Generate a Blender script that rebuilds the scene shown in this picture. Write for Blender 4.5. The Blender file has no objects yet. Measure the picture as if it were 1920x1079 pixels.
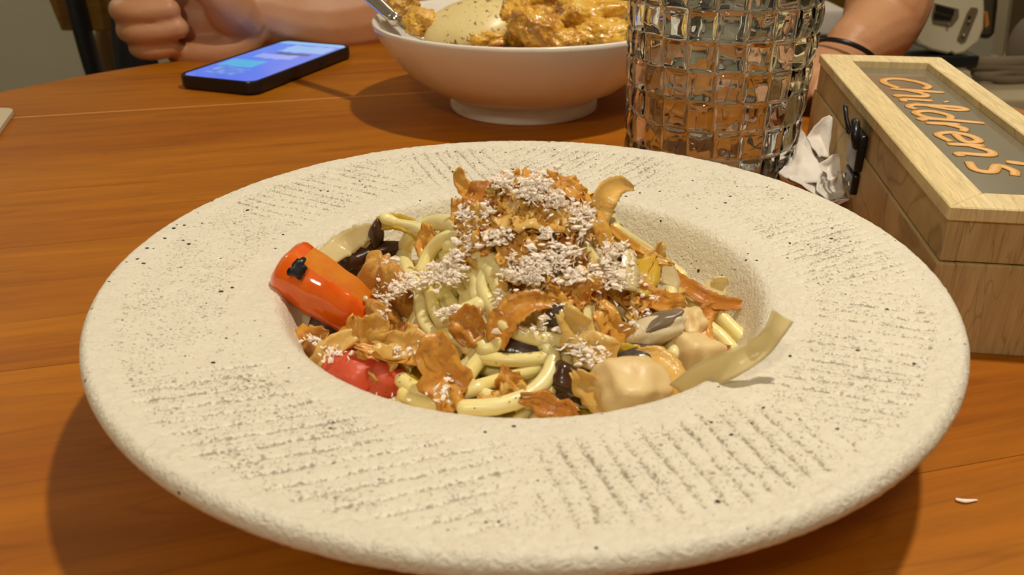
import bpy, bmesh, math, random
import numpy as np
from mathutils import Vector, Matrix, noise as mnoise
PI = math.pi
S = bpy.context.scene
C = S.collection

# ------------------------------------------------------------------ camera
CF, CP, CH = 1608.3, 0.4726, 0.1754          # focal length in px of a 1920 px frame, pitch down, height over the table top
cam_d = bpy.data.cameras.new('camera'); cam = bpy.data.objects.new('camera', cam_d); C.objects.link(cam)
cam.location = (0, 0, CH); cam.rotation_euler = (PI/2 - CP, 0, 0)
cam_d.sensor_width = 36; cam_d.lens = CF/1920*36
cam_d.dof.use_dof = True; cam_d.dof.focus_distance = 0.36; cam_d.dof.aperture_fstop = 20
cam_d.clip_start = .01
S.camera = cam
# ------------------------------------------------------------------ world, lamps, exposure
W = bpy.data.worlds.new('world'); S.world = W; W.use_nodes = True
W.node_tree.nodes['Background'].inputs[0].default_value = (1.0, .80, .58, 1)
W.node_tree.nodes['Background'].inputs[1].default_value = .20
S.view_settings.view_transform = 'Standard'; S.view_settings.look = 'None'
S.view_settings.exposure = 0.0; S.view_settings.gamma = 1; S.view_settings.use_curve_mapping = False
def area(name, loc, target, size, power, col, shape='DISK'):
    l = bpy.data.lights.new(name, 'AREA'); l.shape = shape; l.size = size; l.energy = power; l.color = col
    o = bpy.data.objects.new(name, l); C.objects.link(o); o.location = loc
    o.rotation_euler = (Vector(target)-Vector(loc)).to_track_quat('-Z', 'Y').to_euler(); return o
def fill_point(name, loc, r, power, col):  # soft point light, used for the added fills
    l = bpy.data.lights.new(name, 'POINT'); l.shadow_soft_size = r; l.energy = power; l.color = col
    o = bpy.data.objects.new(name, l); C.objects.link(o); o.location = loc; return o
area('pendant_light', (.30, .36, 1.15), (.05, .35, 0), .055, 9.2, (1, .90, .74))
fill_point('fill_light_near', (-.36, -.74, 1.12), .09, 19, (1, .89, .72))  # unseen fill added on the camera side to lift the bowl's outside
fill_point('fill_light_back', (1.3, 2.3, 1.1), .09, 11, (1, .89, .72))  # added fill near the back wall, brightens the right background
fill_point('fill_light_left', (-2.3, 2.2, 1.3), .09, 17, (1, .90, .74))  # added fill, out of view, to brighten the wall at the left
fill_point('fill_light_right', (1.9, .4, 1.5), .09, 4, (1, .90, .74))  # weak unseen fill added on the right for more highlights
fill_point('fill_light_middle', (.1, 2.3, 1.2), .09, 7, (1, .90, .74))  # extra fill put in behind the table, no visible fixture

# ------------------------------------------------------------------ helpers
def ray(px, py):
    c, s = math.cos(CP), math.sin(CP); a = (px-960)/CF; b = -(py-539.5)/CF
    return Vector((a, c + b*s, -s + b*c))
O = Vector((0, 0, CH))
def un(px, py, z=0.): v = ray(px, py); return O + v*((z-CH)/v.z)
def PY(px, py, Y): v = ray(px, py); return O + v*(Y/v.y)
def woff(o):
    v = Vector((0, 0, 0))
    while o is not None: v += Vector(o.location); o = o.parent
    return v
def mesh(name, V, F, mat, parent=None, smooth=True, local=False, origin=None, mats=None, fmat=None):
    V = [Vector(v) for v in V]
    me = bpy.data.meshes.new(name); off = Vector((0, 0, 0))
    o = bpy.data.objects.new(name, me)
    if origin is not None: o.location = Vector(origin)
    if parent is not None and not local: off = woff(parent)
    if origin is not None and parent is not None and not local: o.location = Vector(origin) - off
    base = off if origin is None else (Vector(origin) if not local or parent is None else Vector(origin))
    me.from_pydata([tuple(v-base) for v in V], [], F)
    if mat: me.materials.append(mat)
    for m in (mats or []): me.materials.append(m)
    if fmat:
        for i, p in enumerate(me.polygons): p.material_index = fmat[i]
    if smooth: me.polygons.foreach_set('use_smooth', [True]*len(me.polygons))
    me.update()
    C.objects.link(o)
    if parent is not None: o.parent = parent
    return o
def empty(name, loc, label, cat, group=None, rz=0):
    o = bpy.data.objects.new(name, None); C.objects.link(o); o.location = loc; o.rotation_euler = (0, 0, rz)
    o.empty_display_size = .01
    return tag(o, label, cat, group)
def tag(o, label=None, cat=None, group=None, kind=None):
    if label: o['label'] = label
    if cat: o['category'] = cat
    if group: o['group'] = group
    if kind: o['kind'] = kind
    return o
def cen(V):
    n = len(V); return Vector((sum(v[0] for v in V)/n, sum(v[1] for v in V)/n, min(v[2] for v in V)))
def bx(x0, x1, y0, y1, z0, z1, b=0.0):
    bm = bmesh.new(); bmesh.ops.create_cube(bm, size=1)
    for v in bm.verts: v.co = Vector(((x0+x1)/2+v.co.x*(x1-x0), (y0+y1)/2+v.co.y*(y1-y0), (z0+z1)/2+v.co.z*(z1-z0)))
    if b: bmesh.ops.bevel(bm, geom=bm.edges[:], offset=b, segments=2, affect='EDGES', profile=.6)
    V = [v.co.copy() for v in bm.verts]; bm.verts.index_update(); F = [[v.index for v in f.verts] for f in bm.faces]; bm.free(); return V, F
def joinm(*ms):
    V = []; F = []
    for v, f in ms:
        n = len(V); V += list(v); F += [[i+n for i in q] for q in f]
    return V, F
def xf(m, M): return [M @ Vector(v) for v in m[0]], m[1]
def cr(P, n):
    """Catmull-Rom through P, about n samples"""
    P = [Vector(p) for p in P]
    if len(P) < 3: return [P[0].lerp(P[-1], i/(n-1)) for i in range(n)]
    Q = [P[0]*2-P[1]] + P + [P[-1]*2-P[-2]]; out = []
    for i in range(n):
        t = i/(n-1)*(len(P)-1); k = min(int(t), len(P)-2); u = t-k; a, b, c, d = Q[k:k+4]
        out.append(.5*((2*b)+(c-a)*u+(2*a-5*b+4*c-d)*u*u+(3*b-a-3*c+d)*u**3))
    return out
def lerpl(L, t):
    if not isinstance(L, (list, tuple)): return L
    t *= len(L)-1; k = min(int(t), len(L)-2); return L[k]+(L[k+1]-L[k])*(t-k)
def tube(P, r, seg=10, n=None, flat=1.0, up=None, cap=True, tw=0):
    """swept tube through P; r radius or list; flat squashes along the 'up' side"""
    Q = cr(P, n or max(8, len(P)*5)); m = len(Q); V = []; F = []
    T = [(Q[min(i+1, m-1)]-Q[max(i-1, 0)]).normalized() for i in range(m)]
    N = Vector(up) if up is not None else (Vector((0, 0, 1)) if abs(T[0].z) < .9 else Vector((1, 0, 0)))
    for i in range(m):
        t = T[i]
        if up is not None: N = Vector(up)
        N = (N - t*N.dot(t)); N = N.normalized() if N.length > 1e-6 else t.orthogonal().normalized()
        B = t.cross(N); rr = lerpl(r, i/(m-1))
        for k in range(seg):
            a = 2*PI*k/seg + tw*i/m
            V.append(Q[i] + B*(math.cos(a)*rr) + N*(math.sin(a)*rr*flat))
    for i in range(m-1):
        for k in range(seg):
            a = i*seg+k; b = i*seg+(k+1) % seg; F.append([a, b, b+seg, a+seg])
    if cap:
        for e, s in ((0, -1), (m-1, 1)):
            rr = lerpl(r, 0 if e == 0 else 1); i0 = e*seg
            R = [len(V)+k for k in range(seg)]
            for k in range(seg): V.append(Q[e]+(V[i0+k]-Q[e])*.6+T[e]*s*rr*flat*.55)
            V.append(Q[e]+T[e]*s*rr*flat*.75); c = len(V)-1
            for k in range(seg):
                k2 = (k+1) % seg
                if s > 0: F.append([i0+k, i0+k2, R[k2], R[k]]); F.append([R[k], R[k2], c])
                else: F.append([i0+k2, i0+k, R[k], R[k2]]); F.append([R[k2], R[k], c])
    return V, F
def lathe(prof, seg=64, c=(0, 0, 0)):
    V = []; F = []; n = len(prof); c = Vector(c)
    for k in range(seg):
        a = 2*PI*k/seg
        for r, z in prof: V.append(c+Vector((r*math.cos(a), r*math.sin(a), z)))
    for k in range(seg):
        k2 = (k+1) % seg
        for i in range(n-1):
            q = [k*n+i, k2*n+i, k2*n+i+1, k*n+i+1]
            if prof[i][0] < 1e-7: q = [k*n+i, k2*n+i+1, k*n+i+1]
            elif prof[i+1][0] < 1e-7: q = [k*n+i, k2*n+i, k*n+i+1]
            F.append(q)
    return V, F
def ico(sub=3):
    bm = bmesh.new(); bmesh.ops.create_icosphere(bm, subdivisions=sub, radius=1)
    V = [v.co.copy() for v in bm.verts]; F = [[v.index for v in f.verts] for f in bm.faces]; bm.free(); return V, F
_ico = {}
def lump(c, size, amp=.2, freq=1.6, seed=0, sub=3, M=None, fine=0, boxy=0):
    if sub not in _ico: _ico[sub] = ico(sub)
    V0, F = _ico[sub]; out = []; s = Vector((seed*7.3, seed*3.1, -seed*5.7))
    for v in V0:
        w = v.copy()
        if boxy:
            m = max(abs(w.x), abs(w.y), abs(w.z)); w = w*(1-boxy)+w/m*boxy*.85
        k = 1 + amp*mnoise.noise(v*freq+s)
        if fine: k += fine*mnoise.noise(v*freq*4+s) + fine*.6*mnoise.noise(v*freq*9+s)
        w = Vector((w.x*size[0], w.y*size[1], w.z*size[2]))*k
        if M is not None: w = M @ w
        out.append(Vector(c)+w)
    return out, F

# ------------------------------------------------------------------ materials
def mat(name, col, rough=.5, metal=0, **kw):
    m = bpy.data.materials.new(name); m.use_nodes = True; b = m.node_tree.nodes['Principled BSDF']
    b.inputs['Base Color'].default_value = (*col, 1); b.inputs['Roughness'].default_value = rough
    b.inputs['Metallic'].default_value = metal
    for k, v in kw.items(): b.inputs[k.replace('_', ' ')].default_value = v
    return m
def nd(m, t, **kw):
    n = m.node_tree.nodes.new(t)
    for k, v in kw.items(): setattr(n, k, v)
    return n
def lk(m, a, b): m.node_tree.links.new(a, b)
def bsdf(m): return m.node_tree.nodes['Principled BSDF']
def ramp(m, fac, stops):
    r = nd(m, 'ShaderNodeValToRGB'); cr_ = r.color_ramp
    while len(cr_.elements) < len(stops): cr_.elements.new(.5)
    for e, (p, c) in zip(cr_.elements, stops): e.position = p; e.color = (*c, 1)
    lk(m, fac, r.inputs[0]); return r.outputs[0]
def tex(m, scale=(1, 1, 1), rot=(0, 0, 0), coord='Object'):
    t = nd(m, 'ShaderNodeTexCoord'); mp = nd(m, 'ShaderNodeMapping')
    mp.inputs['Scale'].default_value = scale; mp.inputs['Rotation'].default_value = rot
    lk(m, t.outputs[coord], mp.inputs[0]); return mp.outputs[0]
def noise_(m, vec, scale=5, detail=4, rough=.5, dist=0):
    n = nd(m, 'ShaderNodeTexNoise'); n.inputs['Scale'].default_value = scale; n.inputs['Detail'].default_value = detail
    n.inputs['Roughness'].default_value = rough; n.inputs['Distortion'].default_value = dist
    if vec is not None: lk(m, vec, n.inputs['Vector'])
    return n.outputs['Fac']
def bump(m, h, dist=.001, strength=1, b=None):
    n = nd(m, 'ShaderNodeBump'); n.inputs['Distance'].default_value = dist; n.inputs['Strength'].default_value = strength
    lk(m, h, n.inputs['Height']); lk(m, n.outputs[0], (b or bsdf(m)).inputs['Normal']); return n
def mixc(m, fac, a, b, mode='MIX'):
    n = nd(m, 'ShaderNodeMix', data_type='RGBA', blend_type=mode)
    for i, v in ((0, fac), (6, a), (7, b)):
        if hasattr(v, 'links'): lk(m, v, n.inputs[i])
        elif i == 0: n.inputs[0].default_value = v
        else: n.inputs[i].default_value = (*v, 1)
    return n.outputs[2]
def math_(m, op, a, b=0.):
    n = nd(m, 'ShaderNodeMath', operation=op)
    for i, v in ((0, a), (1, b)):
        if hasattr(v, 'links'): lk(m, v, n.inputs[i])
        else: n.inputs[i].default_value = v
    return n.outputs[0]
def sl(r, g, b):
    f = lambda c: (c/255/12.92 if c/255 <= .04045 else ((c/255+.055)/1.055)**2.4)
    return (f(r), f(g), f(b))
def noisy(name, stops, scale=40, rough=.5, detail=4, bscale=None, bdist=.0005, stretch=(1, 1, 1), coord='Object', objrand=0, **kw):
    m = mat(name, stops[0][1], rough, **kw); v = tex(m, stretch, coord=coord)
    f = noise_(m, v, scale, detail, .6)
    if objrand:
        oi = nd(m, 'ShaderNodeObjectInfo'); f = math_(m, 'ADD', f, math_(m, 'MULTIPLY', math_(m, 'SUBTRACT', oi.outputs['Random'], .5), objrand))
    lk(m, ramp(m, f, stops), bsdf(m).inputs['Base Color'])
    if bscale: bump(m, noise_(m, v, bscale, 3, .6), bdist)
    return m

def wood(name, c1, c2, c3, rot, sx, sy, rough=.4, bd=.0002, coat=0, dark=.5, scl=(.5, .62)):
    m = mat(name, c1, rough); v = tex(m, (sx, sy, sy), (0, 0, rot))
    oi = nd(m, 'ShaderNodeObjectInfo')
    ad = nd(m, 'ShaderNodeVectorMath', operation='ADD'); sc = nd(m, 'ShaderNodeVectorMath', operation='SCALE')
    sc.inputs[0].default_value = (3, 7, 5); lk(m, oi.outputs['Random'], sc.inputs['Scale'])
    lk(m, v, ad.inputs[0]); lk(m, sc.outputs[0], ad.inputs[1]); v = ad.outputs[0]
    broad = noise_(m, v, .8, 3, .5, .4); fib = noise_(m, v, 5, 6, .7, .2); line = noise_(m, v, 2.2, 2, .4, 1.2)
    col = mixc(m, ramp(m, broad, ((.3, (0, 0, 0)), (.7, (1, 1, 1)))), c1, c2)
    ln = ramp(m, line, ((scl[0]-.02, (0, 0, 0)), (scl[0], (1, 1, 1)), (scl[0]+.03, (0, 0, 0))))
    col = mixc(m, math_(m, 'MULTIPLY', ln, dark), col, c3)
    fb = ramp(m, fib, ((.35, (.80, .78, .74)), (.65, (1.06, 1.05, 1.04))))
    col = mixc(m, 1.0, col, fb, 'MULTIPLY')
    lk(m, col, bsdf(m).inputs['Base Color']); bump(m, fib, bd)
    if coat: bsdf(m).inputs['Coat Weight'].default_value = coat; bsdf(m).inputs['Coat Roughness'].default_value = .25
    return m
M = {}
GR = math.radians(14)
M['table'] = wood('honey_brown_wood', sl(184, 112, 9), sl(160, 88, 4), sl(122, 60, 2), 0, 2.0, 24, .50, .00008, 0, .30)
bsdf(M['table']).inputs['Specular IOR Level'].default_value = .32
M['inlay'] = mat('pale_inlay', sl(214, 146, 62), .45)
M['pale_wood'] = wood('pale_paulownia', sl(212, 186, 134), sl(194, 164, 110), sl(140, 108, 64), 0, 90, 7, .7, .0002, 0, .5)
M['pale_wood_top'] = wood('pale_lid_wood', sl(242, 222, 172), sl(230, 206, 150), sl(180, 150, 98), 0, 90, 7, .7, .0002, 0, .4)
M['ochre'] = noisy('ochre_wood', ((.3, sl(138, 98, 34)), (.7, sl(112, 76, 22))), 8, .5, stretch=(1, 8, 8))
M['darkwood'] = mat('dark_red_brown_wood', sl(70, 34, 14), .5)
M['dark'] = mat('dark_metal', (.012, .010, .010), .45)
M['black'] = mat('black_plastic', (.008, .008, .009), .32)
M['wall'] = noisy('grey_beige_plaster', ((.35, sl(196, 190, 166)), (.7, sl(206, 198, 174))), 2, .8)
M['wall2'] = mat('brown_wall', sl(92, 74, 44), .8)
M['floor'] = noisy('grey_floor', ((.35, sl(70, 60, 46)), (.7, sl(86, 76, 58))), 3, .5)
M['ceil'] = mat('ceiling_white', (.7, .66, .58), .8)
M['skin'] = noisy('skin', ((.3, sl(190, 132, 92)), (.7, sl(204, 150, 108))), 14, .5, bscale=260, bdist=.00025)
bsdf(M['skin']).inputs['Subsurface Weight'].default_value = .12; bsdf(M['skin']).inputs['Subsurface Radius'].default_value = (.012, .005, .003); bsdf(M['skin']).inputs['Subsurface Scale'].default_value = 1
M['shirt'] = noisy('charcoal_cotton', ((.3, (.018, .017, .018)), (.7, (.03, .028, .03))), 30, .9)
M['hair'] = mat('black_hair', (.012, .01, .009), .5)
M['glassm'] = mat('clear_glass', (.90, .95, .96), .0, Transmission_Weight=1.0, IOR=1.5)
M['water'] = mat('water', (.93, .98, 1), .0, Transmission_Weight=1.0, IOR=1.333)
M['bowl'] = noisy('white_glaze', ((.3, sl(240, 232, 218)), (.7, sl(246, 240, 228))), 9, .22, bscale=28, bdist=.0006)
M['chrome'] = mat('polished_steel', (.75, .72, .68), .12, 1.0)
M['white_cloth'] = noisy('white_tissue', ((.3, sl(226, 217, 206)), (.7, sl(236, 228, 218))), 60, .85, bscale=900, bdist=.0003)
M['paper'] = mat('pale_card', sl(206, 190, 160), .7)

# ------------------------------------------------------------------ room
def structure(name, m, mt): o = mesh(name, m[0], m[1], mt, smooth=False); o['kind'] = 'structure'; return o
FZ = -.74
structure('floor', bx(-3.2, 3.2, -2.2, 2.9, FZ-.05, FZ), M['floor'])
structure('ceiling', bx(-3.2, 3.2, -2.2, 2.9, 1.95, 2.0), M['ceil'])
structure('wall_back', bx(-3.2, 3.2, 2.9, 2.96, FZ, 1.95), M['wall'])
structure('wall_left', bx(-3.26, -3.2, -2.2, 2.96, FZ, 1.95), M['wall'])
structure('wall_right', bx(3.2, 3.26, -2.2, 2.96, FZ, 1.95), M['wall2'])
structure('wall_front', bx(-3.26, 3.26, -2.26, -2.2, FZ, 1.95), M['wall'])

# ------------------------------------------------------------------ round table
TC = Vector((-.0274, .4536)); TR = .4575
table = empty('round_table', (TC.x, TC.y, FZ), 'round honey-brown wooden table under the plate and bowl', 'table')
table.rotation_euler = (0, 0, GR)
def board(y0, y1, name='board', mt='table', up=0):
    V = []; F = []; g = .00012; n = 40; y0 += g; y1 -= g; rb = .004
    ys = [y0+(y1-y0)*i/n for i in range(n+1)]
    for R, z in ((TR-.010, -.030), (TR, -.022), (TR, -.004), (TR-.0012, -.0012), (TR-.004, 0)):
        for y in ys:
            w = math.sqrt(max(R*R-y*y, 1e-6)) if abs(y) < R else .001
            V += [(-w, y, z-FZ), (w, y, z-FZ)]
    m = 2*(n+1)
    for k in range(4):
        for i in range(n):
            a = k*m+2*i
            F.append([a+2, a, a+m, a+m+2]); F.append([a+1, a+3, a+3+m, a+1+m])
        F.append([k*m, k*m+1, (k+1)*m+1, (k+1)*m]); q = k*m+2*n; F.append([q+1, q, q+m, q+m+1])
    for i in range(n):
        a = 4*m+2*i; F.append([a, a+1, a+3, a+2]); a = 2*i; F.append([a+2, a+3, a+1, a])
    V = [(x, y, z+up) for x, y, z in V]; o = mesh(name, V, F, M[mt], table, smooth=False, local=True)
    return o
# joints run along the grain; one passes behind the phone, one left of the plate
eds = [-TR+.0005, -.27, -.135, -.012, .071+.0, .239, .2418, .36, TR-.0005]
for a, b in zip(eds, eds[1:]):
    if a == .239: board(a, b, 'inlay_strip', 'inlay', .00005)['label'] = 'thin paler strip between two boards'
    else: board(a, b)
mesh('pedestal', *lathe([(0, .71), (.06, .71), (.055, .66), (.035, .5), (.032, .2), (.05, .08), (.06, .04), (0, .04)], 24), M['darkwood'], table, local=True)
mesh('foot_plate', *lathe([(0, .045), (.08, .045), (.22, .02), (.25, .0), (0, 0)], 32), M['darkwood'], table, local=True)
mesh('apron', *lathe([(.2, .712), (.30, .712), (.30, .68), (.2, .68), (.2, .712)], 40), M['darkwood'], table, local=True)

# ------------------------------------------------------------------ wide-rimmed plate
PC = Vector((.0036, .2679, 0)); R0 = .1404
def nz(n, seed):
    rng = np.random.RandomState(seed); return rng.rand(n, n)
def vnoise(x, y, s, seed):
    g = nz(256, seed); u = (x*s) % 256; v = (y*s) % 256; i = u.astype(int); j = v.astype(int); fu = u-i; fv = v-j
    fu = fu*fu*(3-2*fu); fv = fv*fv*(3-2*fv); i1 = (i+1) % 256; j1 = (j+1) % 256
    return (g[i, j]*(1-fu)+g[i1, j]*fu)*(1-fv)+(g[i, j1]*(1-fu)+g[i1, j1]*fu)*fv
def plate():
    prof = [(R0-.0045, .0405), (R0-.0018, .0415), (R0-.0004, .0430), (R0, .0448), (R0-.0003, .0464), (R0-.0012, .0477), (R0-.0026, .0485)]
    n = 84
    for i in range(1, n): t = i/n; prof.append((R0-.0026-(R0-.0026-.0862)*t, .0485-.0052*t))
    prof += [(.0848, .0431), (.0836, .0427), (.0824, .0418), (.0812, .0402), (.080, .0375), (.0785, .0335), (.0765, .028), (.0735, .0225), (.069, .0175), (.062, .0140), (.05, .0125), (.03, .012), (.0, .012)]
    nt = 1320; th = np.linspace(0, 2*PI, nt, endpoint=False)
    r = np.array([p[0] for p in prof]); z = np.array([p[1] for p in prof])
    Rg, T = np.meshgrid(r, th); Z = np.tile(z, (nt, 1)); X = Rg*np.cos(T); Y = Rg*np.sin(T)
    az = np.degrees(T) % 360
    # fan of grooved sectors: (azimuth range, groove direction)
    H = np.zeros_like(X); G = np.zeros_like(X)
    rim = np.clip((Rg-.089)/.010, 0, 1)*np.clip((R0-.0055-Rg)/.006, 0, 1)*(Z > .0425)
    wob = (vnoise(X+1, Y+1, 160, 3)-.5)*.0011
    for a0, a1, d, sp in ((-8, 24, 20, .0052), (-50, -8, -27, .0056), (-91, -50, -74, .0056), (-146, -91, 22, .0060), (118, 158, -18, .0056), (93, 118, -66, .0054), (55, 93, 46, .0054)):
        m = ((az-a0) % 360) < ((a1-a0) % 360)
        edge = np.clip(np.minimum((az-a0) % 360, (a1-az) % 360)/5, 0, 1)
        dd = math.radians(d); q = (-X*math.sin(dd)+Y*math.cos(dd)+wob)/sp
        g = np.clip(1-np.abs(((q) % 1)-.5)/.17, 0, 1); g = g*g*(3-2*g)
        G = np.where(m, g*edge*rim, G)
    brk = vnoise(X+2, Y+2, 420, 5)
    G *= np.clip(.55+brk*.8, 0, 1)
    rough = (vnoise(X+1, Y+1, 900, 8)-.5)*.00022+(vnoise(X+1, Y+1, 420, 9)-.5)*.00028
    # random chisel nicks on the sectors without grooves
    free = rim*(1-np.clip(G*3, 0, 1))
    H = -G*.00085+rough*np.clip((Rg-.03)/.01, 0, 1)*(Z > .013)
    Z2 = Z+H
    top = nt*len(r)
    V = np.stack([X+PC.x, Y+PC.y, Z2], -1).reshape(-1, 3)
    # underside
    und = [(R0-.0045, .0405), (.12, .0375), (.094, .034), (.088, .030), (.083, .022), (.074, .011), (.064, .006), (.058, .0045), (.0575, 0), (.053, 0), (.052, .004), (0, .004)]
    F = []; m = len(r)
    k = np.arange(nt); k2 = (k+1) % nt
    for i in range(m-2):
        F += np.stack([k*m+i, k2*m+i, k2*m+i+1, k*m+i+1], 1).tolist()
    c = len(V); V = V.tolist(); V.append([PC.x, PC.y, .012]); i = m-2
    F += [[a*m+i, b*m+i, c] for a, b in zip(k.tolist(), k2.tolist())]
    U, UF = lathe(und, 132, (PC.x, PC.y, 0)); b0 = len(V); V += [list(u) for u in U]; F += [[q+b0 for q in f][::-1] for f in UF]
    o = mesh('pasta_plate', V, F, None, origin=(PC.x, PC.y, 0))
    at = o.data.attributes.new('groove', 'FLOAT', 'POINT'); g = np.zeros(len(V), 'f'); g[:top] = G.reshape(-1); at.data.foreach_set('value', g)
    at = o.data.attributes.new('rim', 'FLOAT', 'POINT'); g = np.zeros(len(V), 'f'); g[:top] = rim.reshape(-1); at.data.foreach_set('value', g)
    mt = mat('speckled_cream_stoneware', sl(236, 227, 203), .42)
    v = tex(mt)
    ag = nd(mt, 'ShaderNodeAttribute', attribute_name='groove').outputs['Fac']; ar = nd(mt, 'ShaderNodeAttribute', attribute_name='rim').outputs['Fac']
    n1 = noise_(mt, v, 980, 4, .7, .8); n2 = noise_(mt, v, 60, 3, .6); n3 = noise_(mt, v, 150, 2, .5)
    thr = math_(mt, 'SUBTRACT', .665, math_(mt, 'ADD', math_(mt, 'MULTIPLY', ag, .14), math_(mt, 'MULTIPLY', math_(mt, 'MULTIPLY', ar, n2), .20)))
    sp = math_(mt, 'MULTIPLY', math_(mt, 'SUBTRACT', n1, thr), 16); sp.node.use_clamp = True
    vo = nd(mt, 'ShaderNodeTexVoronoi'); vo.inputs['Scale'].default_value = 330; lk(mt, v, vo.inputs['Vector'])
    ds = math_(mt, 'LESS_THAN', vo.outputs['Distance'], math_(mt, 'MULTIPLY', math_(mt, 'SUBTRACT', vo.outputs['Color'], .70), 1.1))
    base = mixc(mt, n3, sl(242, 235, 216), sl(232, 223, 202))
    col = mixc(mt, math_(mt, 'MULTIPLY', sp, .72), base, sl(116, 98, 72)); col = mixc(mt, ds, col, sl(46, 38, 30))
    lk(mt, col, bsdf(mt).inputs['Base Color']); hh = math_(mt, 'ADD', math_(mt, 'MULTIPLY', noise_(mt, v, 700, 4, .7), .45), math_(mt, 'MULTIPLY', noise_(mt, v, 430, 3, .6, .8), math_(mt, 'SUBTRACT', 1.35, ar)))
    bump(mt, hh, .0008, .9)
    o.data.materials.append(mt)
    return tag(o, 'cream speckled stoneware plate with a wide grooved rim, holding the pasta', 'plate')
plate()

# ------------------------------------------------------------------ the mound of food
MC = Vector((.0068, .2775)); rnd = random.Random(5)
def mound(x, y):
    dx = x-MC.x; dy = y-MC.y
    if dx > 0: dx *= .98
    r = math.hypot(dx, dy); rp = math.hypot(x-PC.x, y-PC.y)
    h = .0225+.0425*math.exp(-(r/.0385)**3.0)+.0095*math.exp(-(r/.066)**4)
    edge = max(0, rp-.066); h -= edge*.25
    back = max(0, (y-PC.y)-.030); h -= back*.32
    return h
def PM(px, py, off=0.):
    """the point on the mound (raised by off) that the food at this spot lies on"""
    v = ray(px, py).normalized(); t = .14; best = (9, None)
    while t < .42:
        p = O+v*t; g = p.z-mound(p.x, p.y)-off
        if g <= 0: return p
        if g < best[0]: best = (g, p)
        if math.hypot(p.x-PC.x, p.y-PC.y) > .074 and p.y > PC.y: break
        t += .0008
    return best[1]
def mnormal(x, y):
    e = .002; return Vector((-(mound(x+e, y)-mound(x-e, y))/2/e, -(mound(x, y+e)-mound(x, y-e))/2/e, 1)).normalized()
M['pasta'] = noisy('spaghetti', ((.3, sl(250, 230, 150)), (.7, sl(252, 236, 176))), 60, .3, objrand=.3, bscale=300, bdist=.0002)
b = bsdf(M['pasta']); b.inputs['Subsurface Weight'].default_value = .35; b.inputs['Subsurface Radius'].default_value = (.004, .003, .0012); b.inputs['Subsurface Scale'].default_value = 1
def translucent(name, stops, rough=.35, tl=.45, scale=90, objrand=.9, bs=500, bd=.0003):
    m = noisy(name, stops, scale, rough, objrand=objrand, bscale=bs, bdist=bd); p = bsdf(m)
    t = nd(m, 'ShaderNodeBsdfTranslucent'); mx = nd(m, 'ShaderNodeMixShader'); mx.inputs[0].default_value = tl
    lk(m, p.inputs['Base Color'].links[0].from_socket, t.inputs[0])
    lk(m, p.outputs[0], mx.inputs[1]); lk(m, t.outputs[0], mx.inputs[2])
    lk(m, mx.outputs[0], m.node_tree.nodes['Material Output'].inputs[0]); return m
M['flake'] = translucent('amber_flake', ((.05, sl(250, 216, 128)), (.40, sl(248, 196, 92)), (.70, sl(242, 178, 74)), (.90, sl(214, 142, 58))), rough=.28, tl=.30, scale=210)
M['cheese'] = mat('grated_cheese', sl(255, 243, 228), .7)
M['onion'] = translucent('pale_onion', ((.3, sl(250, 238, 194)), (.7, sl(244, 230, 180))), .25, .5, 60, .1, 200)
M['yellow_soft'] = translucent('yellow_vegetable', ((.3, sl(236, 200, 60)), (.7, sl(224, 186, 70))), .25, .3, 60, .1, 200)

# --- pasta: a tangle of strands, each an object
PAST_G = 'spaghetti strands of the tangle'
def strand(P, r=.0023, label='pale yellow spaghetti strand lying in the tangle under the flakes', group=PAST_G, flat=1., n=None, mt='pasta', up=None):
    m = tube(P, r, 10, n or max(14, len(P)*6), flat, up)
    o = mesh('spaghetti_strand', m[0], m[1], M[mt], origin=cen(m[0])); return tag(o, label, 'pasta', group)
for i in range(120):
    a = rnd.uniform(0, 2*PI); rr = rnd.uniform(0, .05)**1.0; cx = PC.x+rr*math.cos(a)*1.0; cy = PC.y-.004+rr*math.sin(a)*.92
    R = rnd.uniform(.014, .034); a0 = rnd.uniform(0, 2*PI); arc = rnd.uniform(2.2, 4.8); dep = rnd.uniform(.0028, .0075); P = []
    ph = rnd.uniform(0, 6)
    for k in range(9):
        t = a0+arc*k/8; x = cx+R*math.cos(t)*(1+.15*math.sin(2*t+ph)); y = cy+R*math.sin(t)
        dx, dy = x-PC.x, y-PC.y; q = math.hypot(dx, dy); lim = .0705
        if q > lim: x = PC.x+dx/q*lim; y = PC.y+dy/q*lim
        P.append((x, y, max(.0155, mound(x, y)-dep+.0012*math.sin(3*t+ph))))
    wh = ('back ' if cy > PC.y-.004 else 'front ')+('left' if cx < PC.x else 'right')
    strand(P, .0022, 'pale yellow spaghetti strand in the tangle, '+wh+' part of the mound', 'spaghetti strands of the tangle, '+wh)
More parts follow.
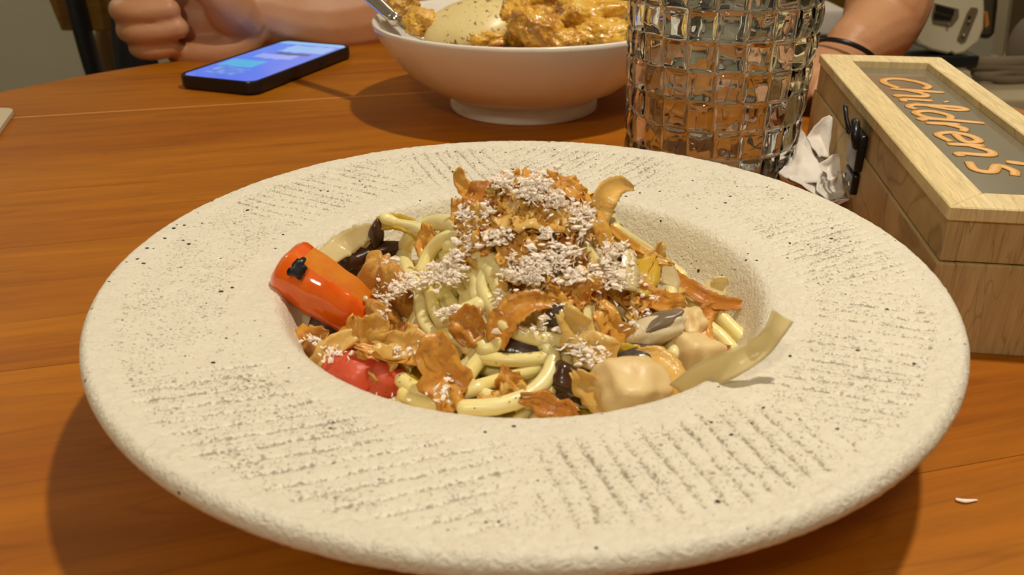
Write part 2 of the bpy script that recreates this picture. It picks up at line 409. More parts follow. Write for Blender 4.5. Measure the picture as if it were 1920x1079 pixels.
HAND = [  # strands one can follow, traced over the mound: points, offset, radius
    ([(842, 492), (870, 478), (905, 490), (930, 525), (946, 562), (958, 596)], .003, .0031, 'thick spaghetti strand bending down from the left slope to the curled flake'),
    ([(912, 500), (906, 540), (922, 575), (944, 600)], .0035, .0026, 'spaghetti strand making a small loop beside the thick bent strand'),
    ([(930, 560), (936, 600), (914, 650), (880, 700), (858, 735)], .002, .0026, 'spaghetti strand running down left below the brown round flake'),
    ([(912, 590), (903, 640), (880, 680), (845, 712)], .001, .0024, 'spaghetti strand beside its neighbour running down left of centre'),
    ([(900, 671), (950, 676), (1005, 674), (1040, 668)], .003, .0023, 'straight horizontal spaghetti strand in the middle front'),
    ([(938, 606), (975, 625), (1015, 636), (1062, 640)], .0055, .0026, 'spaghetti strand arching under the curled amber flake'),
    ([(1018, 640), (1036, 672), (1026, 708), (990, 742), (930, 762), (868, 766)], .004, .0027, 'spaghetti strand in a wide C-shaped loop at the front'),
    ([(1062, 668), (1060, 700), (1022, 738), (990, 756)], .001, .0024, 'spaghetti strand hugging the outside of the C-shaped loop'),
    ([(940, 640), (912, 655), (900, 640)], .004, .0026, 'short pale spaghetti end under the curled amber flake'),
    ([(880, 612), (895, 580), (930, 560), (945, 548)], .002, .0023, 'spaghetti strand rising right towards the thick bent strand'),
    ([(788, 560), (796, 605), (826, 640), (858, 665)], .002, .0024, 'spaghetti strand bowing down on the left slope'),
    ([(806, 545), (818, 590), (846, 630), (878, 655)], .003, .0022, 'inner spaghetti strand bowing down on the left slope'),
    ([(862, 424), (815, 418), (775, 438), (757, 476), (768, 520), (790, 545)], .003, .0030, 'spaghetti strand looping round the left shoulder of the mound'),
    ([(880, 440), (835, 446), (806, 474), (790, 510)], .003, .0024, 'spaghetti strand inside the loop on the left shoulder'),
    ([(840, 460), (880, 470), (925, 490), (950, 520)], .0045, .0025, 'spaghetti strand crossing over the left shoulder towards the centre'),
    ([(820, 520), (860, 505), (890, 520), (893, 556)], .003, .0023, 'spaghetti strand hooked below the cheese on the left'),
    ([(826, 602), (862, 590), (902, 572)], .005, .0030, 'thick pale spaghetti end pointing left beside the brown round flake'),
    ([(752, 712), (788, 735), (840, 742), (900, 728)], .002, .0026, 'spaghetti strand lying along the front left edge'),
    ([(756, 738), (800, 756), (850, 758)], .001, .0025, 'lowest spaghetti strand at the front left edge'),
    ([(880, 720), (912, 742), (950, 748)], .001, .0022, 'spaghetti strand dipping into the oil at the front'),
    ([(1256, 548), (1262, 590), (1266, 625), (1262, 668)], .006, .0026, 'upright spaghetti strand on the right by the pale chunks'),
    ([(1335, 578), (1362, 606), (1392, 636), (1408, 652)], .004, .0027, 'spaghetti strand pointing down right behind the flat noodle'),
    ([(1326, 612), (1350, 632), (1372, 656)], .004, .0027, 'short spaghetti strand beside the one pointing down right'),
    ([(1205, 470), (1250, 505), (1290, 548), (1310, 580)], .002, .0025, 'spaghetti strand sloping down the right flank'),
    ([(1150, 430), (1195, 460), (1240, 488), (1280, 520)], .003, .0025, 'spaghetti strand along the right skyline of the mound'),
    ([(1100, 575), (1096, 610), (1090, 636)], .005, .0030, 'pale upright spaghetti strand right of centre'),
    ([(1118, 560), (1124, 595), (1110, 640)], .004, .0026, 'second pale upright spaghetti strand right of centre'),
    ([(860, 735), (930, 715), (985, 700), (1010, 690)], .001, .0022, 'spaghetti strand crossing behind the C-shaped loop'),
    ([(1010, 560), (1045, 575), (1060, 610)], .004, .0024, 'spaghetti strand curling behind the amber flakes in the centre'),
    ([(720, 410), (750, 420), (790, 430), (810, 445)], .0015, .0024, 'spaghetti strand at the back left behind the mushrooms'),
]
for P, off, r, lab in HAND: strand([PM(x, y, off) for x, y in P], r, lab, None)

# --- flat strip over the right edge of the well
def ribbon(P, w, th=.0007, nrm=(0, 0, 1), n=None, curl=0., seg=6, jag=0., seed=0):
    """thin strip with thickness; w width or list; nrm: facing"""
    Q = cr(P, n or len(P)*6); m = len(Q); V = []; F = []; R = random.Random(seed)
    for s in (1, -1):
        for i in range(m):
            t = (Q[min(i+1, m-1)]-Q[max(i-1, 0)]).normalized(); nn = Vector(lerpl([Vector(a) for a in nrm], i/(m-1))) if isinstance(nrm, list) else Vector(nrm)
            nn = (nn-t*nn.dot(t)).normalized(); b = t.cross(nn); ww = lerpl(w, i/(m-1))
            ja = (mnoise.noise(Vector((i*.7, seed, 0)))*jag+1)
            for k in range(seg+1):
                u = k/seg*2-1; V.append(Q[i]+b*(u*ww/2*ja)+nn*(curl*ww*(u*u-.4)+s*th/2))
    w1 = seg+1; N = m*w1
    for i in range(m-1):
        for k in range(seg):
            a = i*w1+k; F.append([a, a+1, a+1+w1, a+w1]); a += N; F.append([a, a+w1, a+1+w1, a+1])
    for i in range(m-1):
        for k in (0, seg):
            a = i*w1+k; q = [a, a+w1, a+w1+N, a+N]; F.append(q if k == 0 else q[::-1])
    for k in range(seg):
        a = k; F.append([a, a+N, a+1+N, a+1]); a = (m-1)*w1+k; F.append([a, a+1, a+1+N, a+N])
    return V, F
sp = [un(1275, 738, .034), un(1320, 708, .042), un(1370, 684, .0490), un(1420, 655, .0535), un(1450, 622, .059), un(1466, 592, .0625)]
m = ribbon(sp, [.008, .0085, .0076, .0062, .0054, .0068], .0009, [(.1, -.75, .6), (.1, -.7, .75), (.2, -.75, .65), (.3, -.7, .6)], curl=.16)
tag(mesh('noodle_ribbon', *m, M['onion'], origin=cen(m[0])), 'flat translucent pale strip whose tip rises over the right edge of the well', 'pasta')

# --- thin flakes
def flake(name, c, nrm, ang, L, Wd, curl, seed, label=None, group=None, th=.00035, bend2=0., ptm=1., mt='flake'):
    """irregular thin sheet: long axis at angle ang round the facing nrm, bent along its length"""
    R = random.Random(seed); nrm = Vector(nrm).normalized()
    ax = Vector((1, 0, 0)); ax = (ax-nrm*ax.dot(nrm)); ax = ax.normalized() if ax.length > .1 else nrm.orthogonal().normalized(); ay = nrm.cross(ax)
    u = ax*math.cos(ang)+ay*math.sin(ang); v = nrm.cross(u)
    ni, nj = 12, 7; top = []; c = Vector(c); s = seed*1.7
    for i in range(ni):
        t = i/(ni-1)*2-1; wd = Wd/2*(1-.62*abs(t)**2.2*ptm)*(1+.55*mnoise.noise(Vector((t*2.3, s, 1))))
        sh = Wd*.16*mnoise.noise(Vector((t*1.5, s, 5)))
        for j in range(nj):
            q = j/(nj-1)*2-1; e = 1+.22*mnoise.noise(Vector((t*5, q*5, s)))*max(abs(q), abs(t))
            a = t*curl; x = (math.sin(a)/curl if abs(curl) > .05 else t)*L/2*e
            z = ((1-math.cos(a))/curl if abs(curl) > .05 else 0)*L/2
            z += bend2*q*q*Wd*.5 + Wd*.30*mnoise.noise(Vector((t*2.4+s, q*2.0, s)))+Wd*.07*mnoise.noise(Vector((t*7+s, q*6, s)))
            top.append(c+u*x+v*(q*wd*e+sh)+nrm*z)
    V = []; F = []; N = len(top)
    gr = lambda i, j: top[max(0, min(ni-1, i))*nj+max(0, min(nj-1, j))]
    for i in range(ni):
        for j in range(nj):
            nn = (gr(i+1, j)-gr(i-1, j)).cross(gr(i, j+1)-gr(i, j-1)); nn = nn.normalized() if nn.length > 1e-12 else nrm
            V.append((gr(i, j)+nn*th/2, gr(i, j)-nn*th/2))
    V = [a for a, b in V]+[b for a, b in V]
    for i in range(ni-1):
        for j in range(nj-1):
            a = i*nj+j; F.append([a, a+nj, a+nj+1, a+1]); a += N; F.append([a, a+1, a+nj+1, a+nj])
    for i in range(ni-1):
        for j in (0, nj-1): a = i*nj+j; q = [a, a+N, a+N+nj, a+nj]; F.append(q if j == 0 else q[::-1])
    for j in range(nj-1):
        for i in (0, ni-1): a = i*nj+j; q = [a, a+1, a+1+N, a+N]; F.append(q if i == 0 else q[::-1])
    o = mesh(name, V, F, M[mt], origin=c)
    return tag(o, label, 'flake', group)
TOC = Vector((0, -math.cos(CP), math.sin(CP)))   # direction towards the side the diner looks from
K = 4750.                                        # px per metre on the food
FG = 'small amber flakes heaped on the pasta'; FL = 'small thin amber-brown flake in the heap topping the pasta'
def scat(n, cx, cy, sx, sy, seed, where, smin=.005, smax=.012, off=(.001, .008)):
    R = random.Random(seed)
    for i in range(n):
        while True:
            x, y = R.gauss(0, .5), R.gauss(0, .5)
            if x*x+y*y < 1: break
        p = PM(cx+x*sx, cy+y*sy, R.uniform(*off)); nn = mnormal(p.x, p.y)
        nr = (nn+Vector((R.uniform(-1, 1), R.uniform(-1, 1), R.uniform(-.5, 1)))*.85)
        L = R.uniform(smin, smax)
        flake('garnish_flake', p, nr, R.uniform(0, PI), L, L*R.uniform(.45, .9), R.uniform(-1.6, 1.6), seed*1000+i, 'small thin amber-brown flake '+where, 'small amber flakes '+where, bend2=R.uniform(-.5, .5))
scat(112, 1000, 445, 150, 120, 11, 'in the cheese-dusted heap topping the pasta')
scat(40, 985, 368, 110, 40, 17, 'along the top ridge of the heap', .006, .011, (.002, .007))
scat(40, 1130, 560, 130, 80, 12, 'on the right slope below the heap')
scat(14, 1240, 600, 70, 60, 13, 'near the pale chunks on the right', .006, .011)
scat(14, 690, 640, 110, 45, 14, 'at the front left below the pepper wedge', .007, .013)
scat(5, 940, 740, 60, 25, 15, 'lying low at the front by the oil', .005, .009, (.002, .005))
scat(8, 700, 540, 40, 60, 16, 'around the golden fried pieces on the left', .006, .011)
def F(px, py, Lpx, Wpx, deg, curl, seed, label, off=.006, tilt=(0, 0, 0), bend2=.2, name='garnish_flake', mt='flake', th=.0004, ptm=1.):
    p = PM(px, py, off); flake(name, p, TOC+Vector(tilt), math.radians(deg), Lpx/K, Wpx/K, curl, seed, label, None, th, bend2, ptm, mt)
F(985, 402, 105, 66, -8, -.5, 303, 'broad smooth golden flake lying on top of the mound', .008, (0, 0, .6))
F(1052, 413, 74, 46, -25, -1.2, 304, 'curved brown flake right of the broad smooth golden one', .009, (.2, 0, .5))
F(912, 375, 80, 62, 70, -.5, 305, 'wide ochre flake near the left top of the mound', .007, (-.2, 0, .3))
F(872, 352, 66, 26, 110, 1.0, 306, 'pointed flake sticking up at the top left of the mound', .010, (-.4, 0, .3))
F(893, 440, 96, 44, 80, .4, 307, 'tall brown flake hanging down the left side of the top heap', .008, (-.3, 0, 0))
F(1130, 432, 130, 34, -62, -.3, 308, 'long brown flake running down right from the hooked flake', .006, (.3, 0, .1))
F(1195, 468, 125, 22, -28, .3, 309, 'long narrow amber flake along the right skyline', .005, (.2, 0, .5))
F(1222, 492, 72, 30, 62, .7, 310, 'upright amber flake on the right skyline', .008, (.3, 0, .2))
F(880, 610, 62, 56, 80, .3, 316, 'round reddish-brown flake left of the curled arch flake', .009, (-.2, 0, 0))
F(1105, 655, 140, 62, -55, .3, 317, 'large wrinkled amber flake with cheese right of the C-shaped strand', .009, (.1, 0, .1))
F(1150, 620, 110, 48, -60, -.7, 318, 'folded brown flake behind the large wrinkled one', .007, (.4, 0, .1))
F(1108, 735, 92, 40, -50, .5, 319, 'brown flake standing between dark mushroom and pale front chunk', .005, (.2, 0, 0))
F(1200, 560, 140, 52, -12, .8, 321, 'broad amber flake draped across the right side of the mound', .007, (0, 0, .5))
F(1225, 585, 100, 40, -30, -.8, 322, 'smaller amber flake under the broad draped one', .005, (.2, 0, .2))
F(830, 700, 120, 68, 105, .4, 323, 'wide crinkled amber flake hanging at the front left', .009, (0, 0, 0))
F(705, 650, 104, 58, 100, .6, 324, 'large curled golden flake in front of the orange pepper', .010, (.1, 0, 0))
F(655, 632, 70, 28, 72, .3, 325, 'pointed upright flake just below the pepper wedge', .010, (0, 0, -.1))
F(585, 645, 70, 60, 20, .5, 326, 'leftmost golden flake, dusted with cheese, at the edge of the well', .008, (-.2, 0, 0))
F(622, 660, 110, 40, 40, -.5, 327, 'flake slanting beside the leftmost golden one', .009, (0, 0, .1))
F(775, 655, 120, 50, -5, .8, 328, 'wide folded flake between curled golden and crinkled flakes', .008, (0, 0, .4))
F(760, 672, 150, 20, -10, .4, 329, 'thin edge-on flake under the wide folded one', .007, (0, 0, .9))
F(1030, 762, 92, 34, -18, .7, 330, 'flat amber flake at the very front edge beside the oil', .003, (0, 0, .3))
F(955, 720, 46, 42, 30, -.9, 331, 'small round flake inside the C-shaped strand', .005, (0, 0, 0))
F(1075, 540, 90, 44, 10, 1.0, 332, 'dark brown flake under the cheese at the heart of the heap', .007, (0, 0, .2))
F(800, 455, 60, 36, 80, .5, 333, 'amber flake inside the pasta loop on the left shoulder', .006, (-.3, 0, .1))
F(960, 470, 70, 30, 40, .8, 334, 'dark flake edge beneath the broad golden one', .006, (0, 0, .2))
F(870, 405, 52, 44, 100, .6, 335, 'small ochre flake at the left shoulder of the top heap', .008, (-.3, 0, .2))
F(1055, 350, 70, 32, -25, .7, 336, 'amber flake on the top ridge between peak and hooked flake', .007, (.1, 0, .4))

def RF(pts, w, lab, nrm=(0, -.6, .8), curl=.22, offs=.008):
    n = len(pts); P = [PM(p[0], p[1], p[2] if len(p) > 2 else offs) for p in pts]
    m = ribbon(P, w, .0005, nrm, n*6, curl, 6, .35, pts[0][0]); tag(mesh('garnish_flake', *m, M['flake'], origin=cen(m[0])), lab, 'flake')
RF([(1124, 432, .004), (1126, 396, .008), (1138, 364, .013), (1162, 347, .016), (1188, 354, .015)], [.004, .0085, .0085, .006, .0016], 'large hooked amber flake standing up at the top right of the mound', (.3, -.8, .5), .25)
RF([(1258, 508, .004), (1290, 540, .007), (1335, 566, .008), (1380, 572, .008), (1418, 567, .009)], [.003, .0068, .0062, .0045, .0012], 'long brown flake pointing right across the shaded wall of the well', (.1, -.6, .8), .3)
RF([(1352, 568, .007), (1322, 590, .008), (1316, 628, .006), (1338, 656, .005), (1372, 655, .005)], [.002, .0062, .0062, .0058, .002], 'looped amber flake on the far right of the food', (.3, -.7, .6), .3)
RF([(934, 655, .005), (940, 618, .009), (965, 584, .012), (1005, 566, .012), (1062, 572, .009)], [.005, .0095, .010, .0068, .002], 'large amber flake curled into an arch in the centre of the pasta', (-.3, -.7, .7), .3)
RF([(1192, 662, .006), (1228, 668, .008), (1256, 692, .008), (1270, 730, .006), (1262, 760, .004)], [.002, .007, .0085, .009, .007], 'amber flake arching round the right side of the front chunk', (.5, -.7, .5), .2)
RF([(1140, 425, .006), (1175, 455, .006), (1215, 478, .006), (1250, 490, .006)], [.0028, .0042, .0034, .0012], 'narrow amber flake running along the right skyline of the mound', (.2, -.5, .9), .3)
RF([(1238, 468, .010), (1228, 500, .009), (1216, 535, .006)], [.0055, .0062, .004], 'upright flaring amber flake on the right skyline', (.4, -.9, .2), .3)
# --- grated cheese: thousands of tiny shreds nobody could count
CL = [(868, 403, 16, 14, 60), (900, 398, 26, 20, 150), (940, 340, 18, 16, 110), (1003, 350, 34, 26, 330), (1040, 375, 30, 18, 120), (1090, 405, 34, 24, 190), (935, 442, 26, 18, 120), (1022, 435, 16, 10, 50),
      (1000, 505, 38, 34, 330), (1045, 480, 42, 30, 190), (960, 515, 34, 10, 80), (1085, 515, 46, 18, 130), (1150, 478, 30, 28, 120), (1160, 525, 46, 20, 150), (880, 445, 20, 26, 70), (775, 528, 34, 16, 170), (735, 530, 30, 34, 170),
      (715, 495, 22, 12, 60), (835, 515, 36, 24, 200), (862, 480, 20, 12, 50), (1092, 645, 30, 24, 130), (1110, 668, 34, 20, 70), (1045, 585, 22, 16, 60), (620, 662, 26, 14, 70), (582, 636, 22, 14, 60), (715, 580, 16, 30, 70),
      (850, 585, 28, 12, 70), (1232, 560, 24, 10, 40), (770, 660, 30, 12, 40), (835, 730, 20, 30, 30), (1010, 620, 50, 10, 40), (935, 570, 10, 22, 40), (1200, 600, 50, 30, 60), (760, 740, 60, 20, 20), (700, 600, 20, 20, 30), (1060, 440, 90, 60, 130)]
V = []; Fc = []; R = random.Random(3)
for cx, cy, sx, sy, n in CL:
    if sx > 80: n *= .5
    n *= .60
    nb = int(n*.36) if sx < 48 else int(n*.2)
    for i in range(nb):      # fluffy crumbs
        p = PM(cx+R.gauss(0, .52)*sx, cy+R.gauss(0, .52)*sy, R.uniform(.0095, .0130) if cy < 560 else R.uniform(.008, .0115))
        a_ = R.uniform(.0005, .0012); m_ = lump(p, (a_*R.uniform(.8, 1.7), a_, a_*R.uniform(.5, 1)), .9, 2.4, R.uniform(0, 50), 1 if i % 3 else 2); b0 = len(V); V += m_[0]; Fc += [[q+b0 for q in f] for f in m_[1]]
    for i in range(int(n*.75)):
        p = PM(cx+R.gauss(0, .55)*sx, cy+R.gauss(0, .55)*sy, R.uniform(.0105, .0145) if cy < 560 else R.uniform(.008, .0125))
        d = Vector((R.gauss(0, 1), R.gauss(0, 1), R.gauss(0, .7))).normalized(); w = d.orthogonal().normalized()*R.uniform(.00014, .0003); u = d.cross(w).normalized()
        L = R.uniform(.0009, .0030); k = u*R.uniform(-.5, .5)*L; b0 = len(V); h = u*.00014
        V += [p-d*L/2-w, p-d*L/2+w, p+k-w*1.2+h, p+k+w*1.2+h, p+k-w-h, p+k+w-h, p+d*L/2-w*.4, p+d*L/2+w*.4]
        Fc += [[b0, b0+1, b0+3, b0+2], [b0, b0+4, b0+5, b0+1], [b0+2, b0+3, b0+7, b0+6], [b0+4, b0+6, b0+7, b0+5], [b0, b0+2, b0+6, b0+4], [b0+1, b0+5, b0+7, b0+3]]
o = mesh('grated_cheese', V, Fc, M['cheese'], smooth=False, origin=(MC.x, MC.y, .03)); tag(o, 'pinkish-white grated cheese sprinkled over the heap of flakes', 'cheese', kind='stuff')

# --- red-orange pepper wedge
def pepper():
    root = empty('pepper_wedge', PM(620, 580), 'glossy red-orange pepper wedge with a charred spot, propped on the left side', 'vegetable')
    A = PY(524, 484, .264); B = PY(728, 630, .256); ax = (B-A).normalized(); toc = (O-(A+B)/2).normalized()
    s = ax.cross(toc).normalized(); s = s if s.z > 0 else -s    # image up-right
    nn = (ax.cross(s)).normalized(); nn = nn if nn.dot(toc) > 0 else -nn
    L = (B-A).length; n = 34; V = []; F_ = []; prof = 26; skin = []; fm = []
    for i in range(n):
        t = i/(n-1); c = A+ax*(L*t)-nn*(.003*(2*t-1)**2)
        env = min(1, math.sqrt(max(0, 1-(1-min(t/.11, 1))**2.2)))*min(1, math.sqrt(max(0.0, 1-max(0, (t-.55)/.45)**2.2)))*1.0
        env = max(env, .03); hw = .0100*(1-.10*t)*env; dp = .0085*env
        for k in range(prof):
            a = 2*PI*k/prof; x = math.cos(a); y = math.sin(a)
            # convex skin facing the viewer, flat cut on the upper side
            xx = x*hw*1.05; yy = y*dp
            if x > .35: xx = hw*(1-.72*y) if y > 0 else hw*(1-.5*abs(y))
            if y < 0: yy *= .7
            q_ = c+s*(xx)+nn*yy; V.append(q_+(q_-c)*.11*mnoise.noise(q_*140)+nn*.0005*mnoise.noise(q_*420)*(1 if x > .35 and y > 0 else .15))
    mf = []
    for i in range(n-1):
        for k in range(prof):
            k2 = (k+1) % prof; F_.append([i*prof+k, i*prof+k2, (i+1)*prof+k2, (i+1)*prof+k]); a = 2*PI*(k+.5)/prof
            mf.append(1 if math.cos(a) > .35+.022*max(0, i-8) and math.sin(a) > 0 and 4 < i < 26 else 0)
    F_.append(list(range(prof))[::-1]); F_.append([(n-1)*prof+k for k in range(prof)]); mf += [0, 0]
    Mf = [F_[i] for i in range(len(F_)) if mf[i] == 0]; Mg = [F_[i] for i in range(len(F_)) if mf[i] == 1]
    sk = noisy('pepper_skin', ((.3, sl(234, 84, 10)), (.5, sl(240, 108, 14)), (.75, sl(222, 60, 10))), 30, .12, coord='Object', Coat_Weight=.6)
    fl = translucent('pepper_flesh', ((.3, sl(236, 148, 30)), (.7, sl(226, 110, 22))), .3, .15, 90, 0, 260)
    mesh('skin', V, Mf, sk, root); f = mesh('flesh', V, Mg, fl, root); f['label'] = 'orange cut face of the pepper'
    p0 = A+ax*L*.06; V = []; ct = A+ax*(L*.085)+s*.0006
    bm = []; nn2 = 26
    rc = random.Random(4)
    for k in range(nn2):
        a = 2*PI*k/nn2; rr = .0029*(1+.4*mnoise.noise(Vector((math.cos(a)*1.7, math.sin(a)*1.7, 9)))+rc.uniform(-.20, .20)); bm.append((rr*math.cos(a)*.9, rr*math.sin(a)*1.25))
    mid = []
    for r_ in (1., .5):
        for x, y in bm: 
            q = ct+ax*(x*r_+.004)+s*(y*r_); uu = (q-A-ax*(q-A).dot(ax)).dot(s)/.0105
            V.append(q+nn*(.0085*math.sqrt(max(.05, 1-uu*uu))*1.0+.0003))
    V.append((V[nn2]+V[nn2+nn2//2])/2+nn*.0001)
    Fk = []
    for k in range(nn2):
        k2 = (k+1) % nn2; Fk.append([k, k2, nn2+k2, nn2+k]); Fk.append([nn2+k, nn2+k2, 2*nn2])
    cs = mesh('char_spot', V, Fk, mat('char', (.006, .007, .008), .35), root); cs['label'] = 'black charred blister'
    mod = cs.modifiers.new('s', 'SOLIDIFY'); mod.thickness = .0003; mod.offset = 0
pepper()
# --- other pieces in the pasta
def piece(name, c, size, label, cat, mt, amp=.2, freq=1.4, seed=1, boxy=.0, rot=(0, 0, 0), fine=0, sub=4):
    from mathutils import Euler
    m = lump(c, size, amp, freq, seed, sub, Euler([math.radians(a) for a in rot]).to_matrix(), fine, boxy)
    return tag(mesh(name, m[0], m[1], mt, origin=cen(m[0])), label, cat)
tomato = noisy('tomato', ((.3, sl(226, 100, 66)), (.7, sl(202, 60, 34))), 40, .45, bscale=160, bdist=.0008, Subsurface_Weight=.2)
piece('tomato_piece', PM(665, 705, .002), (.0105, .008, .007), 'wet red tomato piece under the left flakes at the edge of the well', 'vegetable', tomato, .25, 1.6, 4)
piece('tomato_piece', PM(715, 715, .0), (.0085, .006, .0065), 'smaller red tomato piece right of the larger one at the front left', 'vegetable', tomato, .2, 1.4, 8)
chick = noisy('pale_meat', ((.3, sl(238, 212, 156)), (.7, sl(228, 196, 138))), 40, .42, bscale=120, bdist=.0005, Subsurface_Weight=.3)
for n_, a_ in ((chick, 0),): bsdf(n_).inputs['Subsurface Radius'].default_value = (.004, .002, .001); bsdf(n_).inputs['Subsurface Scale'].default_value = 1
piece('meat_chunk', PM(1180, 733, .004), (.0125, .010, .0105), 'large smooth pale chunk at the front right edge of the food', 'meat', chick, .22, 1.5, 5, .75, (18, 12, 28))
piece('meat_chunk', PM(1300, 672, .004), (.0090, .007, .0085), 'glossy pale chunk right of the mushroom slice', 'meat', chick, .25, 1.6, 6, .7, (0, 20, 30))
piece('meat_chunk', PM(1290, 615, .003), (.0065, .007, .007), 'small pale chunk behind the glossy one on the right', 'meat', chick, .4, 1.9, 7, .4)
fried = noisy('tan_fried', ((.3, sl(214, 162, 78)), (.6, sl(190, 130, 52)), (.8, sl(226, 184, 104))), 60, .4, bscale=240, bdist=.0009)
piece('fried_garlic_piece', PM(700, 528, .006), (.0060, .006, .0125), 'tall golden-brown fried piece leaning right of the pepper wedge', 'garnish', fried, .3, 1.8, 9, .2, (0, 18, 0), .05)
piece('fried_garlic_piece', PM(748, 545, .006), (.0048, .005, .0110), 'golden fried piece dusted with cheese, behind the tall one', 'garnish', fried, .3, 1.8, 10, .2, (0, -22, 0), .05)
piece('fried_garlic_piece', PM(722, 598, .006), (.0038, .004, .0085), 'lower tan fried piece reaching down beside the pepper tip', 'garnish', fried, .25, 1.8, 12, .2, (0, -35, 0), .05)
# mushrooms
mcap = noisy('mushroom_cap', ((.3, sl(84, 56, 36)), (.7, sl(58, 36, 22))), 60, .22, bscale=200, bdist=.0003)
mstem = noisy('mushroom_stem', ((.3, sl(236, 222, 184)), (.7, sl(210, 190, 146))), 60, .35)
mcap2 = noisy('mushroom_grey', ((.3, sl(92, 78, 66)), (.7, sl(60, 46, 38))), 60, .2, bscale=200, bdist=.0003)
def mushroom(P, rc, rs, label, capm, stem_up=.5, d=(0, 0, 1), seed=1):
    root = empty('mushroom', P[-1], label, 'mushroom')
    m = tube(P, rs, 12, 16); mesh('stem', m[0], m[1], mstem if isinstance(capm, tuple) else (mcap if capm == 'dark' else mstem), root)
    d = (Vector(P[-1])-Vector(P[-2])).normalized(); q = d.to_track_quat('Z', 'Y').to_matrix()
    prof = [(0, rc*.9), (rc*.45, rc*.8), (rc*.8, rc*.52), (rc, rc*.1), (rc*.98, -rc*.18), (rc*.75, -rc*.22), (rc*.3, -.02*rc), (0, 0)]
    l = lathe(prof, 28); V = [Vector(P[-1])+q @ (Vector(v)*(1+.10*mnoise.noise(Vector(v)*300+Vector((seed, 0, 0))))) for v in l[0]]
    mesh('cap', V, [f[::-1] for f in l[1]], mcap if capm != 'grey' else mcap2, root)
def mush2(c, size, rot, stem, rs, label, seed):
    root = empty('mushroom', c, label, 'mushroom'); m = lump(c, size, .18, 1.3, seed, 4, Euler([math.radians(a) for a in rot]).to_matrix())
    mesh('cap', *m, mcap, root); mesh('stem', *tube(stem, rs, 12, 16), mcap, root)
from mathutils import Euler
mush2(PM(706, 440, .005), (.0030, .0032, .0058), (0, 8, 0), [PM(706, 452, .005), PM(698, 468, .004), PM(680, 478, .002)], [.0022, .0025, .003], 'dark glossy mushroom head standing at the back left, behind the pepper', 2)
mush2(PM(712, 470, .005), (.0092, .0040, .0034), (0, -14, 0), [PM(700, 472, .004), PM(672, 486, .003), PM(650, 500, .001)], [.0034, .0044, .005], 'brown mushroom lying slanted below the standing one at the back left', 3)
mush2(PM(658, 500, .003), (.0060, .0050, .0080), (0, 30, 0), [PM(658, 505, .003), PM(648, 520, .001), PM(642, 530, .001)], [.0035, .004, .0045], 'brown mushroom tucked between pepper wedge and golden fried piece', 5)
mushroom([PM(560, 625, -.003), PM(585, 614, .004), PM(610, 622, .004)], .0070, [.0055, .0055], 'glossy purplish-grey mushroom below the pepper at the left edge', 'grey', seed=7)
piece('mushroom_piece', PM(1070, 722, .001), (.0085, .006, .007), 'dark mushroom in the hollow left of the front chunk', 'mushroom', mcap, .3, 1.7, 19, .2, (0, 25, 0))
def mslice():
    c = PM(1215, 628, .006); root = empty('mushroom_slice', c, 'pale mushroom slice with thin grey skin in the right half', 'mushroom'); R_ = Euler((0, math.radians(-24), 0)).to_matrix()
    mesh('flesh', *lump(c, (.0125, .0050, .0050), .28, 1.6, 5, 4, R_), mstem, root); mesh('skin', *lump(c+Vector((0, .001, .0028)), (.0112, .0045, .0028), .25, 1.6, 6, 4, R_), noisy('slice_skin', ((.3, sl(150, 132, 108)), (.7, sl(108, 90, 72))), 90, .3), root)
mslice()
mushroom([PM(1075, 592, .003), PM(1060, 592, .006), PM(1046, 594, .008)], .0042, [.0025, .0025], 'small curled mushroom above the arched strand in the centre', 'grey', seed=13)
piece('mushroom_piece', PM(975, 655, -.003), (.012, .007, .005), 'dark mushroom piece seen deep between the strands in the centre', 'mushroom', mcap2, .2, 1.5, 14)
piece('mushroom_piece', PM(900, 745, -.003), (.010, .006, .004), 'dark mushroom piece low at the front by the oil', 'mushroom', mcap, .2, 1.5, 15)
piece('mushroom_piece', PM(1190, 672, .001), (.010, .006, .005), 'dark mushroom piece behind the yellow pepper strip', 'mushroom', mcap2, .2, 1.5, 16)
# yellow strip, onions, cabbage, seed, oil
def rib(name, pts, w, label, mt, off=.004, nrm=None, th=.0010, curl=.1, cat='vegetable'):
    m = ribbon([PM(x, y, off) for x, y in pts], w, th, nrm or tuple(TOC+Vector((0, 0, .2))), curl=curl, jag=.25, seed=len(pts)*3.3+pts[0][0])
    return tag(mesh(name, *m, M[mt], origin=cen(m[0])), label, cat)
rib('pepper_strip', [(1160, 660), (1195, 670), (1230, 690), (1255, 720), (1262, 752)], [.006, .0065, .007, .006], 'bright yellow pepper strip round the back of the front chunk', 'yellow_soft', .004, th=.002)
rib('onion_slice', [(606, 490), (640, 464), (675, 442), (705, 430)], [.008, .010, .008, .005], 'glossy translucent onion slice leaning behind the pepper wedge', 'onion', .003)
rib('onion_slice', [(640, 520), (662, 482), (688, 448), (712, 420)], [.004, .0045, .0045, .004], 'narrow onion slice crossing the wide one behind the pepper', 'onion', .007)
rib('onion_slice', [(708, 420), (740, 416), (775, 428), (790, 446)], [.0055, .006, .006, .005], 'yellowish onion ring behind the standing mushroom', 'yellow_soft', .004)
rib('onion_slice', [(530, 555), (560, 590), (600, 612), (640, 618)], [.012, .012, .010, .008], 'pale onion slice under the pepper wedge', 'onion', .001)
rib('cabbage_slice', [(1150, 535), (1160, 500), (1172, 466)], [.015, .013, .006], 'pale yellow wedge-shaped slice with a dark seed on the right slope', 'onion', .009)
rib('cabbage_slice', [(1185, 545), (1200, 510), (1205, 472)], [.012, .014, .008], 'pale yellow slice right of the one with the seed', 'yellow_soft', .006)
rib('cabbage_slice', [(1232, 560), (1245, 520), (1240, 480)], [.012, .011, .006], 'outer pale yellow slice on the right skyline', 'onion', .005)
